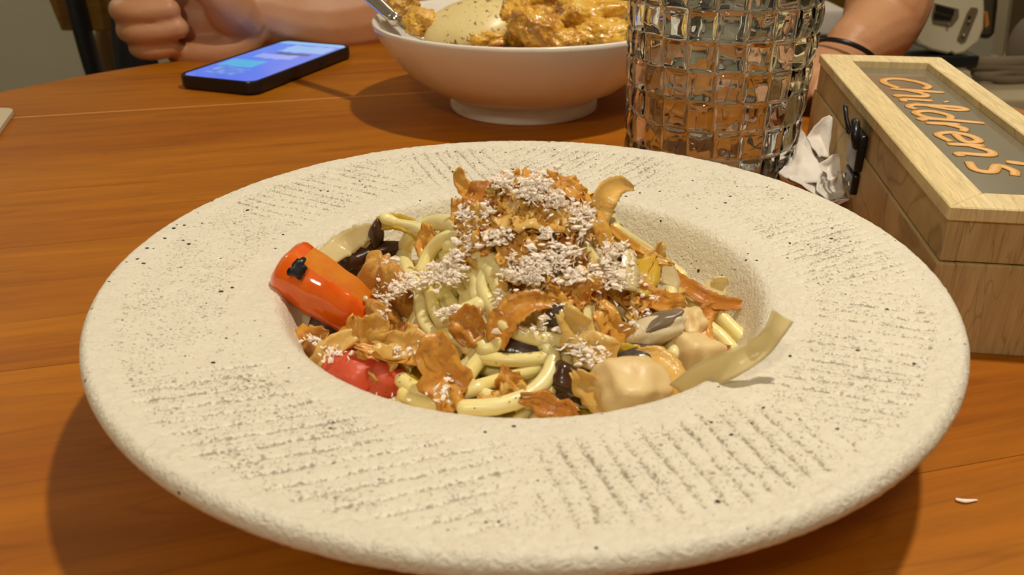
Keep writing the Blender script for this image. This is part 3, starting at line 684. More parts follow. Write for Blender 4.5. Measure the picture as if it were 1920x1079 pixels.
rib('cabbage_slice', [(1330, 560), (1345, 535), (1350, 520)], [.010, .008, .005], 'small pale slice tip sticking up at the far right', 'onion', .004)
sd = lump(PM(1162, 488, .0125), (.0008, .0007, .0013), .05, 1, 2, 2); tag(mesh('dark_seed', *sd, M['black'], origin=cen(sd[0])), 'tiny dark seed stuck on the pale yellow slice', 'seed')
oil = lathe([(0, .0001), (.056, .0001), (.066, .0001), (.0712, -.0015), (.066, -.0035), (0, -.0035)], 64, (PC.x, PC.y, .0215))
tag(mesh('oil_sauce', oil[0], [f[::-1] for f in oil[1]], mat('yellow_oil', sl(196, 160, 20), .05, Coat_Weight=1.), origin=(PC.x, PC.y, .018)), 'yellow-green oily sauce pooled in the bottom of the plate', 'sauce')
V = []; Fc = []; R = random.Random(9)
for i in range(110):
    p = PM(R.uniform(560, 1380), R.uniform(470, 770), .0065); m = lump(p, (.00032, .0002, .0002), .3, 2, i, 1); n0 = len(V); V += m[0]; Fc += [[a+n0 for a in f] for f in m[1]]
tag(mesh('herb_flecks', V, Fc, mat('herb', (.03, .035, .008), .6), origin=(MC.x, MC.y, .03)), 'dark dried herb flecks scattered over the pasta', 'herbs', kind='stuff')

# ------------------------------------------------------------------ white bowl of fried pieces
BC = Vector((.009, .652, 0)); BR = .1105
def bowl():
    root = empty('serving_bowl', BC, 'glossy white bowl on a foot ring filled with glazed fried pieces, behind the plate', 'bowl')
    pr = [(0, .008), (.030, .0082), (.052, .0115), (.072, .022), (.088, .038), (.0995, .053), (.1070, .0628), (.1088, .0652), (.1102, .0658), (.1112, .0648), (.1108, .0622), (.1075, .0555), (.100, .044), (.0885, .0305), (.073, .0185), (.0585, .0118), (.0545, .0095), (.0535, .0085)]
    m = lathe(pr, 96, BC)
    def flute(v):
        d = Vector(v)-BC; a = math.atan2(d.y, d.x); r = math.hypot(d.x, d.y)
        k = 1+.0028*math.cos(a*22)*(1 if d.z < .061 else .2)*min(1, max(0, (r-.06)/.02)); return BC+Vector((d.x*k, d.y*k, d.z))
    mesh('bowl_body', [flute(v) for v in m[0]], [f[::-1] for f in m[1]], M['bowl'], root)
    f = lathe([(.0535, .0095), (.0560, .0085), (.0563, .0010), (.0555, 0), (.0525, 0), (.0515, .0015), (.051, .0085)], 72, BC)
    mesh('foot_ring', f[0], [q[::-1] for q in f[1]], M['bowl'], root)
bowl()
glaze = noisy('glazed_crust', ((.25, sl(246, 204, 96)), (.5, sl(232, 176, 62)), (.66, sl(186, 120, 38)), (.80, sl(252, 222, 144))), 90, .16, bscale=220, bdist=.0016, objrand=.2, Coat_Weight=.5)
def BP(px, py, Y): return PY(px, py, Y)
def chunk(px, py, Y, size, label, mt=None, seed=1, rot=(0, 0, 0), amp=.30, fine=.13):
    return piece('fried_piece', BP(px, py, Y), size, label, 'food', mt or glaze, amp, 2.1, seed, .15, rot, fine, 5)
chunk(1105, 42, .625, (.031, .022, .019), 'largest glazed fried piece, at the right of the white bowl', seed=31)
chunk(1010, 60, .592, (.020, .015, .013), 'glazed fried piece leaning at the front of the white bowl', seed=32, rot=(0, 30, 0))
chunk(968, 40, .615, (.011, .015, .018), 'upright crusted fried piece right of the cream slice', seed=33)
chunk(1130, 66, .595, (.019, .015, .011), 'pale-edged fried piece by the right rim of the bowl', seed=34)
chunk(790, 42, .625, (.013, .013, .010), 'small fried piece between the fork and cream slice', seed=35)
chunk(755, 14, .655, (.012, .011, .011), 'yellowish fried piece at the left rim of the bowl', noisy('pale_fried', ((.3, sl(226, 184, 96)), (.7, sl(204, 150, 60))), 60, .4, bscale=200, bdist=.001), seed=36)
chunk(1040, 12, .665, (.026, .016, .014), 'fried piece at the back of the pile in the bowl', seed=37)
chunk(1060, 78, .578, (.013, .009, .008), 'small glazed fried piece low at the front rim', seed=38)
chunk(910, 75, .600, (.014, .010, .008), 'fried piece hidden under the cream slice', seed=39)
rice = noisy('sauce_base', ((.3, sl(150, 90, 30)), (.7, sl(110, 60, 20))), 90, .3, bscale=120, bdist=.002)
mm = lathe([(0, .050), (.03, .049), (.06, .046), (.082, .041), (.090, .0400), (.082, .034), (0, .02)], 48, BC)
tag(mesh('sauced_rice', [v+Vector((0, 0, .003*mnoise.noise(v*90))) if i % 7 < 4 else v for i, v in enumerate(mm[0])], [f[::-1] for f in mm[1]], rice, origin=(BC.x, BC.y, .02)), 'brown sauced rice bed beneath the fried pieces', 'food', kind='stuff')
crm = mat('cream_sear', sl(236, 220, 160), .35); v = tex(crm); n1 = noise_(crm, v, 260, 4, .7, .4); n2 = noise_(crm, v, 28, 2, .5)
k1 = math_(crm, 'MULTIPLY', math_(crm, 'SUBTRACT', math_(crm, 'ADD', n1, math_(crm, 'MULTIPLY', n2, .25)), .70), 14); k1.node.use_clamp = True
lk(crm, mixc(crm, k1, mixc(crm, n2, sl(240, 226, 168), sl(224, 194, 122)), sl(120, 74, 30)), bsdf(crm).inputs['Base Color'])
from mathutils import Euler
cm = lump(BP(888, 48, .618), (.034, .026, .014), .10, 1.2, 3, 5, Euler((math.radians(24), math.radians(-12), 0)).to_matrix())
tag(mesh('cream_slice', *cm, crm, origin=cen(cm[0])), 'cream-coloured soft slice with seared dark flecks, left in the white bowl', 'food')
# cutlery handle on the bowl rim
def cutlery():
    a = BP(755, 50, .628); b = BP(742, 38, .632); c = BP(690, -10, .66); d = BP(610, -80, .70)
    root = empty('fork', a, 'polished steel cutlery handle resting on the left rim of the white bowl', 'cutlery')
    mesh('handle', *tube([b, c, d], [.0042, .0050, .0052], 14, 16), M['chrome'], root)
    mesh('collar', *tube([b+(b-c)*.02, b-(b-c)*.08], [.0049, .0049], 14, 6), M['chrome'], root)
    mesh('neck', *tube([b, a, BP(775, 62, .622), BP(800, 72, .618)], [.0032, .0026, .0028, .004], 12, 14, .6), M['chrome'], root)
    for k in (-1.5, -.5, .5, 1.5):
        s = Vector((.000, .0030*k, 0)); e = BP(800, 72, .618); mesh('tine', *tube([e+s, e+s*1.2+Vector((.015, 0, -.004)), e+s*1.3+Vector((.03, 0, -.012))], [.0012, .001, .0007], 8, 8), M['chrome'], root)
cutlery()

# ------------------------------------------------------------------ woven-cut water glass
GC = Vector((.1108, .466, 0))
def tumbler():
    root = empty('water_glass', GC, 'clear glass tumbler with a basket-weave relief, right of the white bowl', 'glass')
    Hh = .145; zb = .004; nz_ = 150; na = 440; cols = 22; rh = .0148
    rad = lambda z: .0448+.0046*min(1, z/.11)+max(0, z-.11)*.03
    V = []; F_ = []
    prof_o = [(0, .0015), (.036, .0015), (.041, 0), (.0435, .001)]
    def relief(z, a):
        if z < zb or z > .128: return 0
        row = int((z-zb)/rh); fz = (z-zb)/rh-row; ca = (a/(2*PI)*cols + (0.08*row)) % cols; col = int(ca); fa = ca-col
        if row*rh+zb+rh > .129: return 0
        hz = (row+col) % 2
        if hz: q = 1-(2*fz-1)**2; e = min(1, min(fa, 1-fa)/.10); w = min(1, min(fz, 1-fz)/.06)
        else: q = 1-(2*fa-1)**2; e = min(1, min(fz, 1-fz)/.10); w = min(1, min(fa, 1-fa)/.06)
        return (.0003+.0015*q)*(e*(2-e))*w-.0005+.00022*mnoise.noise(Vector((math.cos(a)*9, math.sin(a)*9, z*170)))
    zs = [zb*.5+(Hh-zb*.5)*i/nz_ for i in range(nz_+1)]
    rows = []
    for r, z in prof_o[1:]: rows.append([(r, z)]*na)
    for z in zs: rows.append([(rad(z)+relief(z, 2*PI*k/na), z) for k in range(na)])
    rows.append([(rad(Hh)-.0006, Hh+.0006)]*na); rows.append([(rad(Hh)-.0016, Hh)]*na)
    inner = [(rad(Hh*t)-.0034, Hh*t) for t in (.9, .75, .6, .45, .3, .2)] + [(.0410, .019), (.038, .0145), (.030, .0125), (.015, .012)]
    for r, z in inner: rows.append([(r, z)]*na)
    for row in rows:
        for k in range(na): a = 2*PI*k/na; V.append(GC+Vector((row[k][0]*math.cos(a), row[k][0]*math.sin(a), row[k][1])))
    m = len(rows)
    for i in range(m-1):
        for k in range(na): k2 = (k+1) % na; F_.append([i*na+k, i*na+k2, (i+1)*na+k2, (i+1)*na+k])
    V.append(GC+Vector((0, 0, .0015))); V.append(GC+Vector((0, 0, .012)))
    for k in range(na): k2 = (k+1) % na; F_.append([k2, k, m*na]); F_.append([(m-1)*na+k, (m-1)*na+k2, m*na+1])
    mesh('glass_body', V, F_, M['glassm'], root)
tumbler()

# ------------------------------------------------------------------ crumpled tissue
def tissue():
    # folded sheets: each a hand-placed facet fan, subdivided and crinkled
    base = Vector((.19, .48, 0))
    Y = lambda px, py, y: PY(px, py, y)
    polys = [
        [Y(1482, 220, .528), Y(1512, 258, .52), Y(1526, 300, .49), Y(1490, 325, .47), Y(1468, 300, .525)],
        [Y(1476, 300, .515), Y(1560, 292, .50), Y(1592, 335, .455), Y(1598, 372, .43), Y(1545, 376, .412), Y(1480, 335, .42)],
        [Y(1560, 318, .452), Y(1600, 338, .45), Y(1606, 372, .432), Y(1560, 382, .415), Y(1530, 352, .42)],
        [Y(1508, 262, .475), Y(1556, 216, .48), Y(1562, 222, .478), Y(1560, 300, .462), Y(1533, 296, .46)],
        [Y(1505, 264, .47), Y(1533, 296, .455), Y(1545, 345, .43), Y(1490, 345, .425), Y(1462, 322, .425)],
        [Y(1533, 302, .452), Y(1590, 290, .458), Y(1583, 330, .445), Y(1552, 340, .435)],
        [Y(1578, 320, .447), Y(1612, 344, .44), Y(1585, 368, .428), Y(1560, 376, .42), Y(1540, 350, .425)],
        [Y(1462, 325, .42), Y(1500, 345, .425), Y(1545, 372, .42), Y(1590, 380, .415), Y(1560, 390, .42), Y(1480, 350, .44)],
    ]
    bm = bmesh.new()
    for P in polys:
        c = sum(P, Vector())/len(P); vc = bm.verts.new(c+Vector((.0, .006, -.002)))
        vs = [bm.verts.new(p) for p in P]
        for i in range(len(P)): bm.faces.new([vc, vs[i], vs[(i+1) % len(P)]])
    bmesh.ops.subdivide_edges(bm, edges=bm.edges[:], cuts=7, use_grid_fill=True)
    for v in bm.verts:
        n = mnoise.noise_vector(v.co*60); v.co += n*.0030; n = mnoise.noise_vector(v.co*220); v.co += n*.0009
        v.co.z = max(v.co.z, .001)
    bm.verts.index_update(); V = [v.co.copy() for v in bm.verts]; F_ = [[v.index for v in f.verts] for f in bm.faces]; bm.free()
    o = mesh('crumpled_tissue', V, F_, M['white_cloth'], origin=base)
    md = o.modifiers.new('t', 'SOLIDIFY'); md.thickness = .0005
    tag(o, 'crumpled white paper tissue between glass and wooden box', 'tissue')
tissue()

# ------------------------------------------------------------------ wooden box with glazed lid
YW = -.137; BW, BL, BH = .073, .2627, .0604
axx = Vector((math.cos(YW), math.sin(YW), 0)); axy = Vector((math.sin(YW), -math.cos(YW), 0))
BO = Vector((.1943, .5494, 0))+axy*BL
def box():
    root = empty('wooden_box', BO, 'pale wooden lidded box with a glazed top lettered in orange', 'box', rz=YW)
    Lc = dict(parent=root, local=True, smooth=False); b = .0006; P = M['pale_wood']; T = M['pale_wood_top']
    zs = .0378; w = .007
    mesh('side_panel', *bx(0, w, 0, BL, 0, zs, b), P, **Lc); mesh('side_panel', *bx(BW-w, BW, 0, BL, 0, zs, b), P, **Lc)
    mesh('end_panel', *bx(w, BW-w, .0004, w, 0, zs, b), P, **Lc); mesh('end_panel', *bx(w, BW-w, BL-w, BL-.0004, 0, zs, b), P, **Lc)
    mesh('bottom_panel', *bx(w, BW-w, w, BL-w, .001, .004), P, **Lc)
    z0 = zs+.0005; z1 = .0548
    mesh('lid_side', *bx(0.0012, w, 0.0012, BL-.0012, z0, z1, b), P, **Lc); mesh('lid_side', *bx(BW-w, BW-.0012, .0012, BL-.0012, z0, z1, b), P, **Lc)
    mesh('lid_end', *bx(w, BW-w, .0014, w, z0, z1, b), P, **Lc); mesh('lid_end', *bx(w, BW-w, BL-w, BL-.0014, z0, z1, b), P, **Lc)
    rw = .0165; zt = BH
    def rail(p):  # mitred frame rail
        V = [Vector((x, y, z)) for z in (z1, zt) for x, y in p]; F_ = [[3, 2, 1, 0], [4, 5, 6, 7]]+[[i, (i+1) % 4, (i+1) % 4+4, i+4] for i in range(4)]
        bm = bmesh.new(); vs = [bm.verts.new(v) for v in V]; [bm.faces.new([vs[i] for i in f]) for f in F_]
        bmesh.ops.bevel(bm, geom=bm.edges[:], offset=.0005, segments=1, affect='EDGES'); bm.verts.index_update()
        V = [v.co.copy() for v in bm.verts]; F_ = [[v.index for v in f.verts] for f in bm.faces]; bm.free()
        mesh('frame_rail', V, F_, T, **Lc)
    rail([(0, 0), (rw, rw), (rw, BL-rw), (0, BL)][::-1]); rail([(BW, 0), (BW, BL), (BW-rw*.75, BL-rw), (BW-rw*.75, rw)][::-1])
    rail([(0, 0), (BW, 0), (BW-rw*.75, rw), (rw, rw)]); rail([(0, BL), (rw, BL-rw), (BW-rw*.75, BL-rw), (BW, BL)])
    pane = mat('reflection_grey_glass', sl(150, 140, 118), .10, Transmission_Weight=.35, IOR=1.5)  # grey base colour stands in for the ceiling reflected in the pane
    gp = mesh('glass_pane', *bx(rw-.004, BW-rw*.75+.004, rw-.004, BL-rw+.004, .0545, .0562), pane, **Lc)
    mesh('inner_tray', *bx(w, BW-w, w, BL-w, .044, .046), mat('grey_lining', sl(150, 134, 108), .6), **Lc)
    # lettering: strokes in (along, up) units; along runs towards the viewer, up runs across the lid
    paint = mat('orange_paint', sl(226, 168, 84), .4)
    G = {'C': [[(.9, .82), (.6, 1.0), (.25, .85), (.05, .45), (.2, .08), (.55, 0), (.95, .2)]],
         'h': [[(.05, 0), (.12, 1.25)], [(.08, .35), (.35, .7), (.6, .6), (.62, 0), (.75, .02)]],
         'i': [[(.1, .72), (.1, .1), (.3, 0)], [(.1, 1.0), (.14, 1.04)]],
         'l': [[(.0, .2), (.3, .9), (.25, 1.25), (.08, 1.1), (.1, .2), (.3, 0), (.45, .1)]],
         'd': [[(.62, .6), (.3, .72), (.05, .4), (.2, .02), (.5, .1), (.62, .45)], [(.7, 1.3), (.62, .5), (.66, 0), (.8, .03)]],
         'r': [[(.05, .72), (.1, 0)], [(.08, .4), (.3, .7), (.52, .62)]],
         'e': [[(.08, .38), (.6, .42), (.5, .72), (.2, .68), (.05, .35), (.25, .0), (.65, .12)]],
         'n': [[(.05, .72), (.1, 0)], [(.08, .4), (.35, .72), (.6, .6), (.62, .05), (.78, .02)]],
         "'": [[(.12, 1.15), (.05, .8)]],
         's': [[(.55, .66), (.3, .74), (.08, .55), (.45, .3), (.4, .03), (.0, .06)]]}
    adv = {'C': 1.0, 'h': .82, 'i': .42, 'l': .5, 'd': .86, 'r': .6, 'e': .72, 'n': .85, "'": .22, 's': .65}
    word = "Children's"; tot = sum(adv[c] for c in word[:8]); sc = (.220-.072)/tot; hs = .0215; x = 0; allm = []
    for c in word:
        if c == 'C': h2 = 1.05
        else: h2 = 1.
        for st in G[c]:
            pts = [Vector((.0268+q[1]*hs*h2, .220-(x+q[0]+q[1]*.10)*sc, .0564)) for q in st]
            allm.append(tube(pts, [.0021, .0026, .0021], 8, max(6, len(pts)*5), .15, (0, 0, 1)))
        x += adv[c]
    o = mesh('lettering', *joinm(*allm), paint, parent=gp, local=True); o['label'] = "orange painted word Children's"
    # black clasp
    K = M['black']
    def cl(name, m): return mesh(name, m[0], m[1], K, parent=root, local=True)
    yc = .130
    hasp = cl('latch', bx(-.004, .0004, yc-.010, yc+.010, .031, .0500, .0015))
    up = tube([(-.0045, yc-.008, .044), (-.006, yc-.008, .050), (-.005, yc-.002, .0535), (-.004, yc+.004, .053)], .0022, 10, 14); m1 = mesh('latch_hook', *up, K, parent=hasp, local=True)
    loop = tube([(-.004, yc+.004, .046), (-.007, yc+.007, .052), (-.008, yc+.012, .0575), (-.007, yc+.016, .0575), (-.006, yc+.014, .052), (-.005, yc+.009, .046)], .0011, 8, 26); mesh('latch_loop', *loop, K, parent=hasp, local=True)
    cp = cl('catch_plate', bx(-.0035, .0004, yc-.009, yc+.010, .0185, .0295, .0015))
    for dy in (-.006, .007): mesh('latch_screw', *lathe([(0, .0008), (.0012, .0006), (.0016, 0)], 10, (0, 0, 0)), M['chrome'], parent=cp, local=True); bpy.context.scene.collection.objects[-1].location = (-.0036, yc+dy, .024); bpy.context.scene.collection.objects[-1].rotation_euler = (0, -PI/2, 0)
box()

# ------------------------------------------------------------------ phone
def rrect(w, l, r, n=8):
    P = []
    for cx, cy, a0 in ((w/2-r, l/2-r, 0), (-w/2+r, l/2-r, 90), (-w/2+r, -l/2+r, 180), (w/2-r, -l/2+r, 270)):
        for i in range(n+1): a = math.radians(a0+90*i/n); P.append((cx+r*math.cos(a), cy+r*math.sin(a)))
    return P
def slab(layers):
    V = []; F_ = []; n = None
    for (w, l, r, z) in layers:
        P = rrect(w, l, r); n = len(P); V += [Vector((x, y, z)) for x, y in P]
    for i in range(len(layers)-1):
        for k in range(n): k2 = (k+1) % n; F_.append([i*n+k, i*n+k2, (i+1)*n+k2, (i+1)*n+k])
    F_.append(list(range(n))[::-1]); F_.append([(len(layers)-1)*n+k for k in range(n)]); return V, F_
def phone():
    yw = -.3585; w, l = .0763, .1561; ax = Vector((math.cos(yw), math.sin(yw), 0)); ay = Vector((math.sin(yw), -math.cos(yw), 0))
    c = Vector((-.2204, .8481, 0))+ax*w/2+ay*l/2
    root = empty('smartphone', c, 'black-cased smartphone lying face up with a lit blue screen', 'phone', rz=yw)
    t = .0115
    cs = slab([(w-.006, l-.006, .008, 0), (w-.001, l-.001, .010, .002), (w, l, .011, .005), (w, l, .011, t-.001), (w-.001, l-.001, .0105, t), (w-.0035, l-.0035, .009, t), (w-.004, l-.004, .009, t-.0008)])
    pc = mesh('case', *cs, M['black'], parent=root, local=True, smooth=False)
    mesh('side_button', *bx(w/2-.0002, w/2+.0006, .02, .035, .004, .007, .0003), M['black'], parent=pc, local=True)
    sw, sl_ = w-.007, l-.007
    n, m = 60, 30; V = []; F_ = []; colr = []
    R = random.Random(2)
    def colat(u, v):   # u across, v along (0 near, 1 far)
        c = (.10, .22, .95)
        c = tuple(a*(1-.3*v)+b*.3*v for a, b in zip(c, (.25, .5, 1)))
        def inb(u0, u1, v0, v1): return u0 < u+.03*mnoise.noise(Vector((v*20, 1, 0))) < u1 and v0 < v+.02*mnoise.noise(Vector((u*8, 3, 0))) < v1
        if v > .93: c = (.30, .60, 1.0)
        if inb(.30, .95, .72, .90): c = (.32, .58, 1.0)
        if inb(.35, .85, .64, .69): c = (.10, .12, .25)
        if inb(.20, .75, .52, .63): c = (.36, .46, 1.0)
        if inb(.05, .55, .28, .44): c = (.10, .52, .86)
        if inb(.15, .6, .10, .25): k = .5+.5*mnoise.noise(Vector((u*14, v*30, 2))); c = (.05+.4*k*k, .2+.45*k*k, .75+.25*k)
        return c
    for j in range(n+1):
        for i in range(m+1):
            u, v = i/m, j/n; x = (u-.5)*sw; y = (v-.5)*sl_; r = .008
            dx = abs(x)-(sw/2-r); dy = abs(y)-(sl_/2-r)
            if dx > 0 and dy > 0:
                q = math.hypot(dx, dy)
                if q > r: x = math.copysign(sw/2-r+dx/q*r, x); y = math.copysign(sl_/2-r+dy/q*r, y)
            V.append((x, y, t-.0003)); colr.append((*colat(u, v), 1))
    for j in range(n):
        for i in range(m): a = j*(m+1)+i; F_.append([a, a+1, a+m+2, a+m+1])
    sm = mat('lit_screen', (.01, .01, .02), .08); at = nd(sm, 'ShaderNodeVertexColor', layer_name='Col'); lk(sm, at.outputs[0], bsdf(sm).inputs['Emission Color']); bsdf(sm).inputs['Emission Strength'].default_value = .85
    o = mesh('screen', V, F_, sm, parent=root, local=True); o['label'] = 'glowing blue screen with blurred pale bubbles'
    ca = o.data.color_attributes.new('Col', 'FLOAT_COLOR', 'POINT')
    for i, q in enumerate(colr): ca.data[i].color = q
phone()
# pale card at the left edge, scrap at the right
p0 = un(27, 214); dirx = Vector((-.94, -.34, 0))
m = slab([(.13, .085, .012, .0005), (.13, .085, .012, .0035)]); cd = mesh('place_card', m[0], m[1], M['paper'], origin=(0, 0, 0), smooth=False)
cd.location = (-.4210, .574, 0); cd.rotation_euler = (0, 0, math.radians(18)); tag(cd, 'pale flat card with a rounded corner, cut off at the left edge', 'card')
m = tube([un(1793, 937, .0007), un(1810, 940, .0007), un(1832, 938, .0006)], [.0006, .0008, .0003], 8, 10, .6); tag(mesh('white_scrap', *m, M['cheese'], origin=cen(m[0])), 'tiny white shred lying on the table right of the plate', 'crumb')

# ------------------------------------------------------------------ person across the table
def remesh(V, F_, vox, smooth=6):
    me = bpy.data.meshes.new('tmp'); me.from_pydata([tuple(v) for v in V], [], F_); o = bpy.data.objects.new('tmp', me); C.objects.link(o)
    md = o.modifiers.new('r', 'REMESH'); md.mode = 'VOXEL'; md.voxel_size = vox
    s = o.modifiers.new('s', 'SMOOTH'); s.iterations = smooth; s.factor = .5
    dg = bpy.context.evaluated_depsgraph_get(); e = o.evaluated_get(dg); r = bpy.data.meshes.new_from_object(e)
    V2 = [v.co.copy() for v in r.vertices]; F2 = [list(p.vertices) for p in r.polygons]
    bpy.data.objects.remove(o); bpy.data.meshes.remove(me); bpy.data.meshes.remove(r); return V2, F2
def person():
    root = empty('person', (.06, 1.16, FZ), 'person in a dark shirt across the table, both bare forearms on it', 'person')
    parts = []
    def T(P, r, flat=1., up=None, seg=16): parts.append(tube(P, r, seg, max(10, len(P)*6), flat, up))
    # ---- arm and hand at the left of the picture: fist lying on its little-finger side, fingers curled towards us
    elR = Vector((-.045, .985, .045)); wr = PY(492, 44, .865); wr.z = max(wr.z, .035)
    shR = Vector((-.13, 1.17, .34))
    T([wr+Vector((-.02, -.01, .0)), wr, PY(560, 38, .885), PY(660, 32, .915), elR], [.030, .031, .036, .044, .046])
    T([elR, Vector((-.10, 1.09, .17)), shR], [.046, .050, .058])
    # palm: heel towards wrist
    T([wr, PY(450, 50, .85), PY(395, 45, .838), PY(330, 40, .835), PY(290, 30, .84)], [.030, .030, .028, .027, .024], .85, (0, 1, .2))
    T([wr, PY(440, 88, .828), PY(380, 98, .818), PY(330, 100, .818)], [.020, .019, .016, .012])
    # fingers from knuckle side (hidden), bend at left, tips returning right
    def finger(y0, y1, xk, xt, Yb, Yf, r, yt=None):
        T([PY(310, y0, Yb), PY(xk+25, y0, Yb-.006), PY(xk+6, (y0+y1)/2, Yb-.016), PY(xk+14, y1, Yf+.002), PY((xk+xt)/2, y1, Yf), PY(xt-6, yt or y1+2, Yf+.004)], [r*1.0, r*1.08, r*1.02, r*.98, r*.97, r*.86])
    finger(84, 93, 256, 334, .835, .800, .0098, 88)     # little
    finger(52, 60, 236, 346, .835, .796, .0112, 52)     # ring
    finger(14, 22, 224, 330, .838, .796, .0118, 18)      # middle
    finger(-32, -24, 232, 330, .845, .802, .0115, -22)    # index
    # thumb: thick base lit by the phone, reaching up left
    T([PY(455, 45, .838), PY(430, 18, .818), PY(405, -12, .806), PY(360, -48, .802), PY(322, -62, .800)], [.022, .0215, .017, .0125, .0105])
    # ---- arm and hand at the right of the picture
    w2 = PY(1590, 98, .705); w2.z = .03; el2 = Vector((.395, .90, .135)); sh2 = Vector((.26, 1.17, .34))
    T([w2, PY(1642, 58, .745), PY(1664, 10, .765), Vector((.345, .815, .085)), el2], [.0235, .034, .0385, .041, .043], .92, (1, 0, 0))
    T([el2, Vector((.33, 1.05, .25)), sh2], [.044, .05, .058])
    h0 = Vector((.243, .685, .022))
    T([w2, h0, Vector((.222, .662, .019))], [.021, .024, .023], .62, (0, 0, 1))
    for k, (dx, dy, ln) in enumerate(((-.040, -.006, .9), (-.038, -.020, 1.0), (-.030, -.032, .95), (-.020, -.040, .8))):
        b_ = Vector((.226+.006*k, .668-.008*k, .018)); d_ = Vector((dx, dy, 0))*ln
        T([b_, b_+d_*.55+Vector((0, 0, .006)), b_+d_*.95+Vector((0, 0, .0)), b_+d_*1.2+Vector((0, 0, -.008))], [.0098, .0093, .0088, .0078])
    T([h0+Vector((.008, -.005, 0)), Vector((.252, .655, .018)), Vector((.243, .632, .013)), Vector((.232, .620, .010))], [.013, .011, .010, .0085])
    # ---- trunk, neck, head
    T([(.065, 1.2, -.30), (.065, 1.2, -.1), (.065, 1.19, .12), (.065, 1.19, .28), (.065, 1.19, .36)], [.15, .145, .155, .17, .10], .62, (0, 1, 0), 24)
    T([shR, (.065, 1.19, .36), sh2], [.055, .07, .055])
    T([(.065, 1.19, .36), (.065, 1.175, .44), (.065, 1.165, .48)], [.058, .052, .055])
    for s in (-1, 1):
        T([(.065+s*.08, 1.2, -.27), (.065+s*.10, .98, -.22), (.065+s*.11, .78, -.25)], [.082, .072, .056])
        T([(.065+s*.11, .78, -.25), (.065+s*.11, .80, -.45), (.065+s*.11, .84, -.66)], [.054, .05, .036])
        T([(.065+s*.11, .86, -.70), (.065+s*.12, .78, -.712), (.065+s*.125, .68, -.715)], [.032, .034, .024])
    parts.append(lump((.065, 1.155, .555), (.078, .092, .108), .03, 1.2, 2, 3))
    parts.append(lump((.065, 1.105, .505), (.045, .045, .040), .03, 1.2, 3, 3))
    T([(.065, 1.068, .575), (.065, 1.050, .545), (.065, 1.055, .537)], [.009, .012, .009])
    for s in (-1, 1):
        parts.append(lump((.065+s*.082, 1.16, .55), (.010, .018, .030), .03, 1.2, 3, 2))
    T([(.045, 1.062, .512), (.065, 1.056, .513), (.085, 1.062, .512)], [.004, .006, .004])
    T([(.045, 1.062, .503), (.065, 1.057, .502), (.085, 1.062, .503)], [.004, .006, .004])
    V, F_ = remesh(*joinm(*parts), .0023, 3)
    body = mesh('body', V, F_, M['skin'], root)
    # clothes follow the trunk
    sh = []
    def T2(P, r, flat=1., up=None, seg=20): sh.append(tube(P, r, seg, max(10, len(P)*6), flat, up))
    T2([(.065, 1.2, -.27), (.065, 1.2, -.1), (.065, 1.19, .12), (.065, 1.19, .28), (.065, 1.19, .385)], [.165, .162, .170, .185, .10], .66, (0, 1, 0), 28)
    T2([shR, (.065, 1.19, .37), sh2], [.068, .082, .068])
    T2([shR, Vector((-.105, 1.11, .20))], [.070, .066]); T2([sh2, Vector((.318, 1.075, .27))], [.070, .066])
    V, F_ = remesh(*joinm(*sh), .008, 4); mesh('shirt', V, F_, M['shirt'], root)
    tr = []
    for s in (-1, 1):
        tr.append(tube([(.065+s*.08, 1.2, -.27), (.065+s*.10, .98, -.22), (.065+s*.11, .775, -.245)], [.10, .085, .066], 16, 16)); tr.append(tube([(.065+s*.11, .775, -.25), (.065+s*.11, .80, -.45), (.065+s*.11, .84, -.68)], [.066, .062, .052], 16, 16))
    V, F_ = remesh(*joinm(*tr), .010, 4); mesh('trousers', V, F_, mat('dark_trousers', (.012, .012, .016), .9), root)
    hm = [lump((.065, 1.172, .585), (.086, .092, .098), .06, 2, 5, 4)]
    V = [Vector(v) for v in hm[0][0]]; V = [v if not (v.y < 1.10 and v.z < .60) else v+Vector((0, .05, .03)) for v in V]
    mesh('hair', V, hm[0][1], M['hair'], root)
    for s in (-1, 1):
        mesh('eye', *lump((.065+s*.031, 1.073, .558), (.012, .009, .007), 0, 1, 1, 2), mat('eye_white', (.7, .68, .64), .2), root)
        e = mesh('iris', *lump((.065+s*.031, 1.0655, .558), (.005, .003, .005), 0, 1, 1, 2), M['black'], root)
    for i, s in enumerate((-1, 1)):
        f = Vector((.065+s*.122, .76, -.715)); mesh('shoe', *lump(f, (.045, .115, .035), .05, 1, 6, 3), M['dark'], root)
    # band round the wrist of the arm on the right
    a = math.atan2(w2.z, 1); dirw = (PY(1642, 58, .745)-w2).normalized(); q = dirw.to_track_quat('Z', 'Y').to_matrix(); Rr = []
    q = (dirw*.45+Vector((0, 0, .55))).to_track_quat('Z', 'Y').to_matrix()
    for k in range(25): t = 2*PI*k/24; Rr.append(w2-dirw*.011+q @ Vector((.0262*math.cos(t), .0262*math.sin(t), 0)))
    bd = tube(Rr, .0021, 8, 60, 1, None, False); b_ = mesh('wristband', *bd, M['black'], root); b_['label'] = 'black wristband'
person()

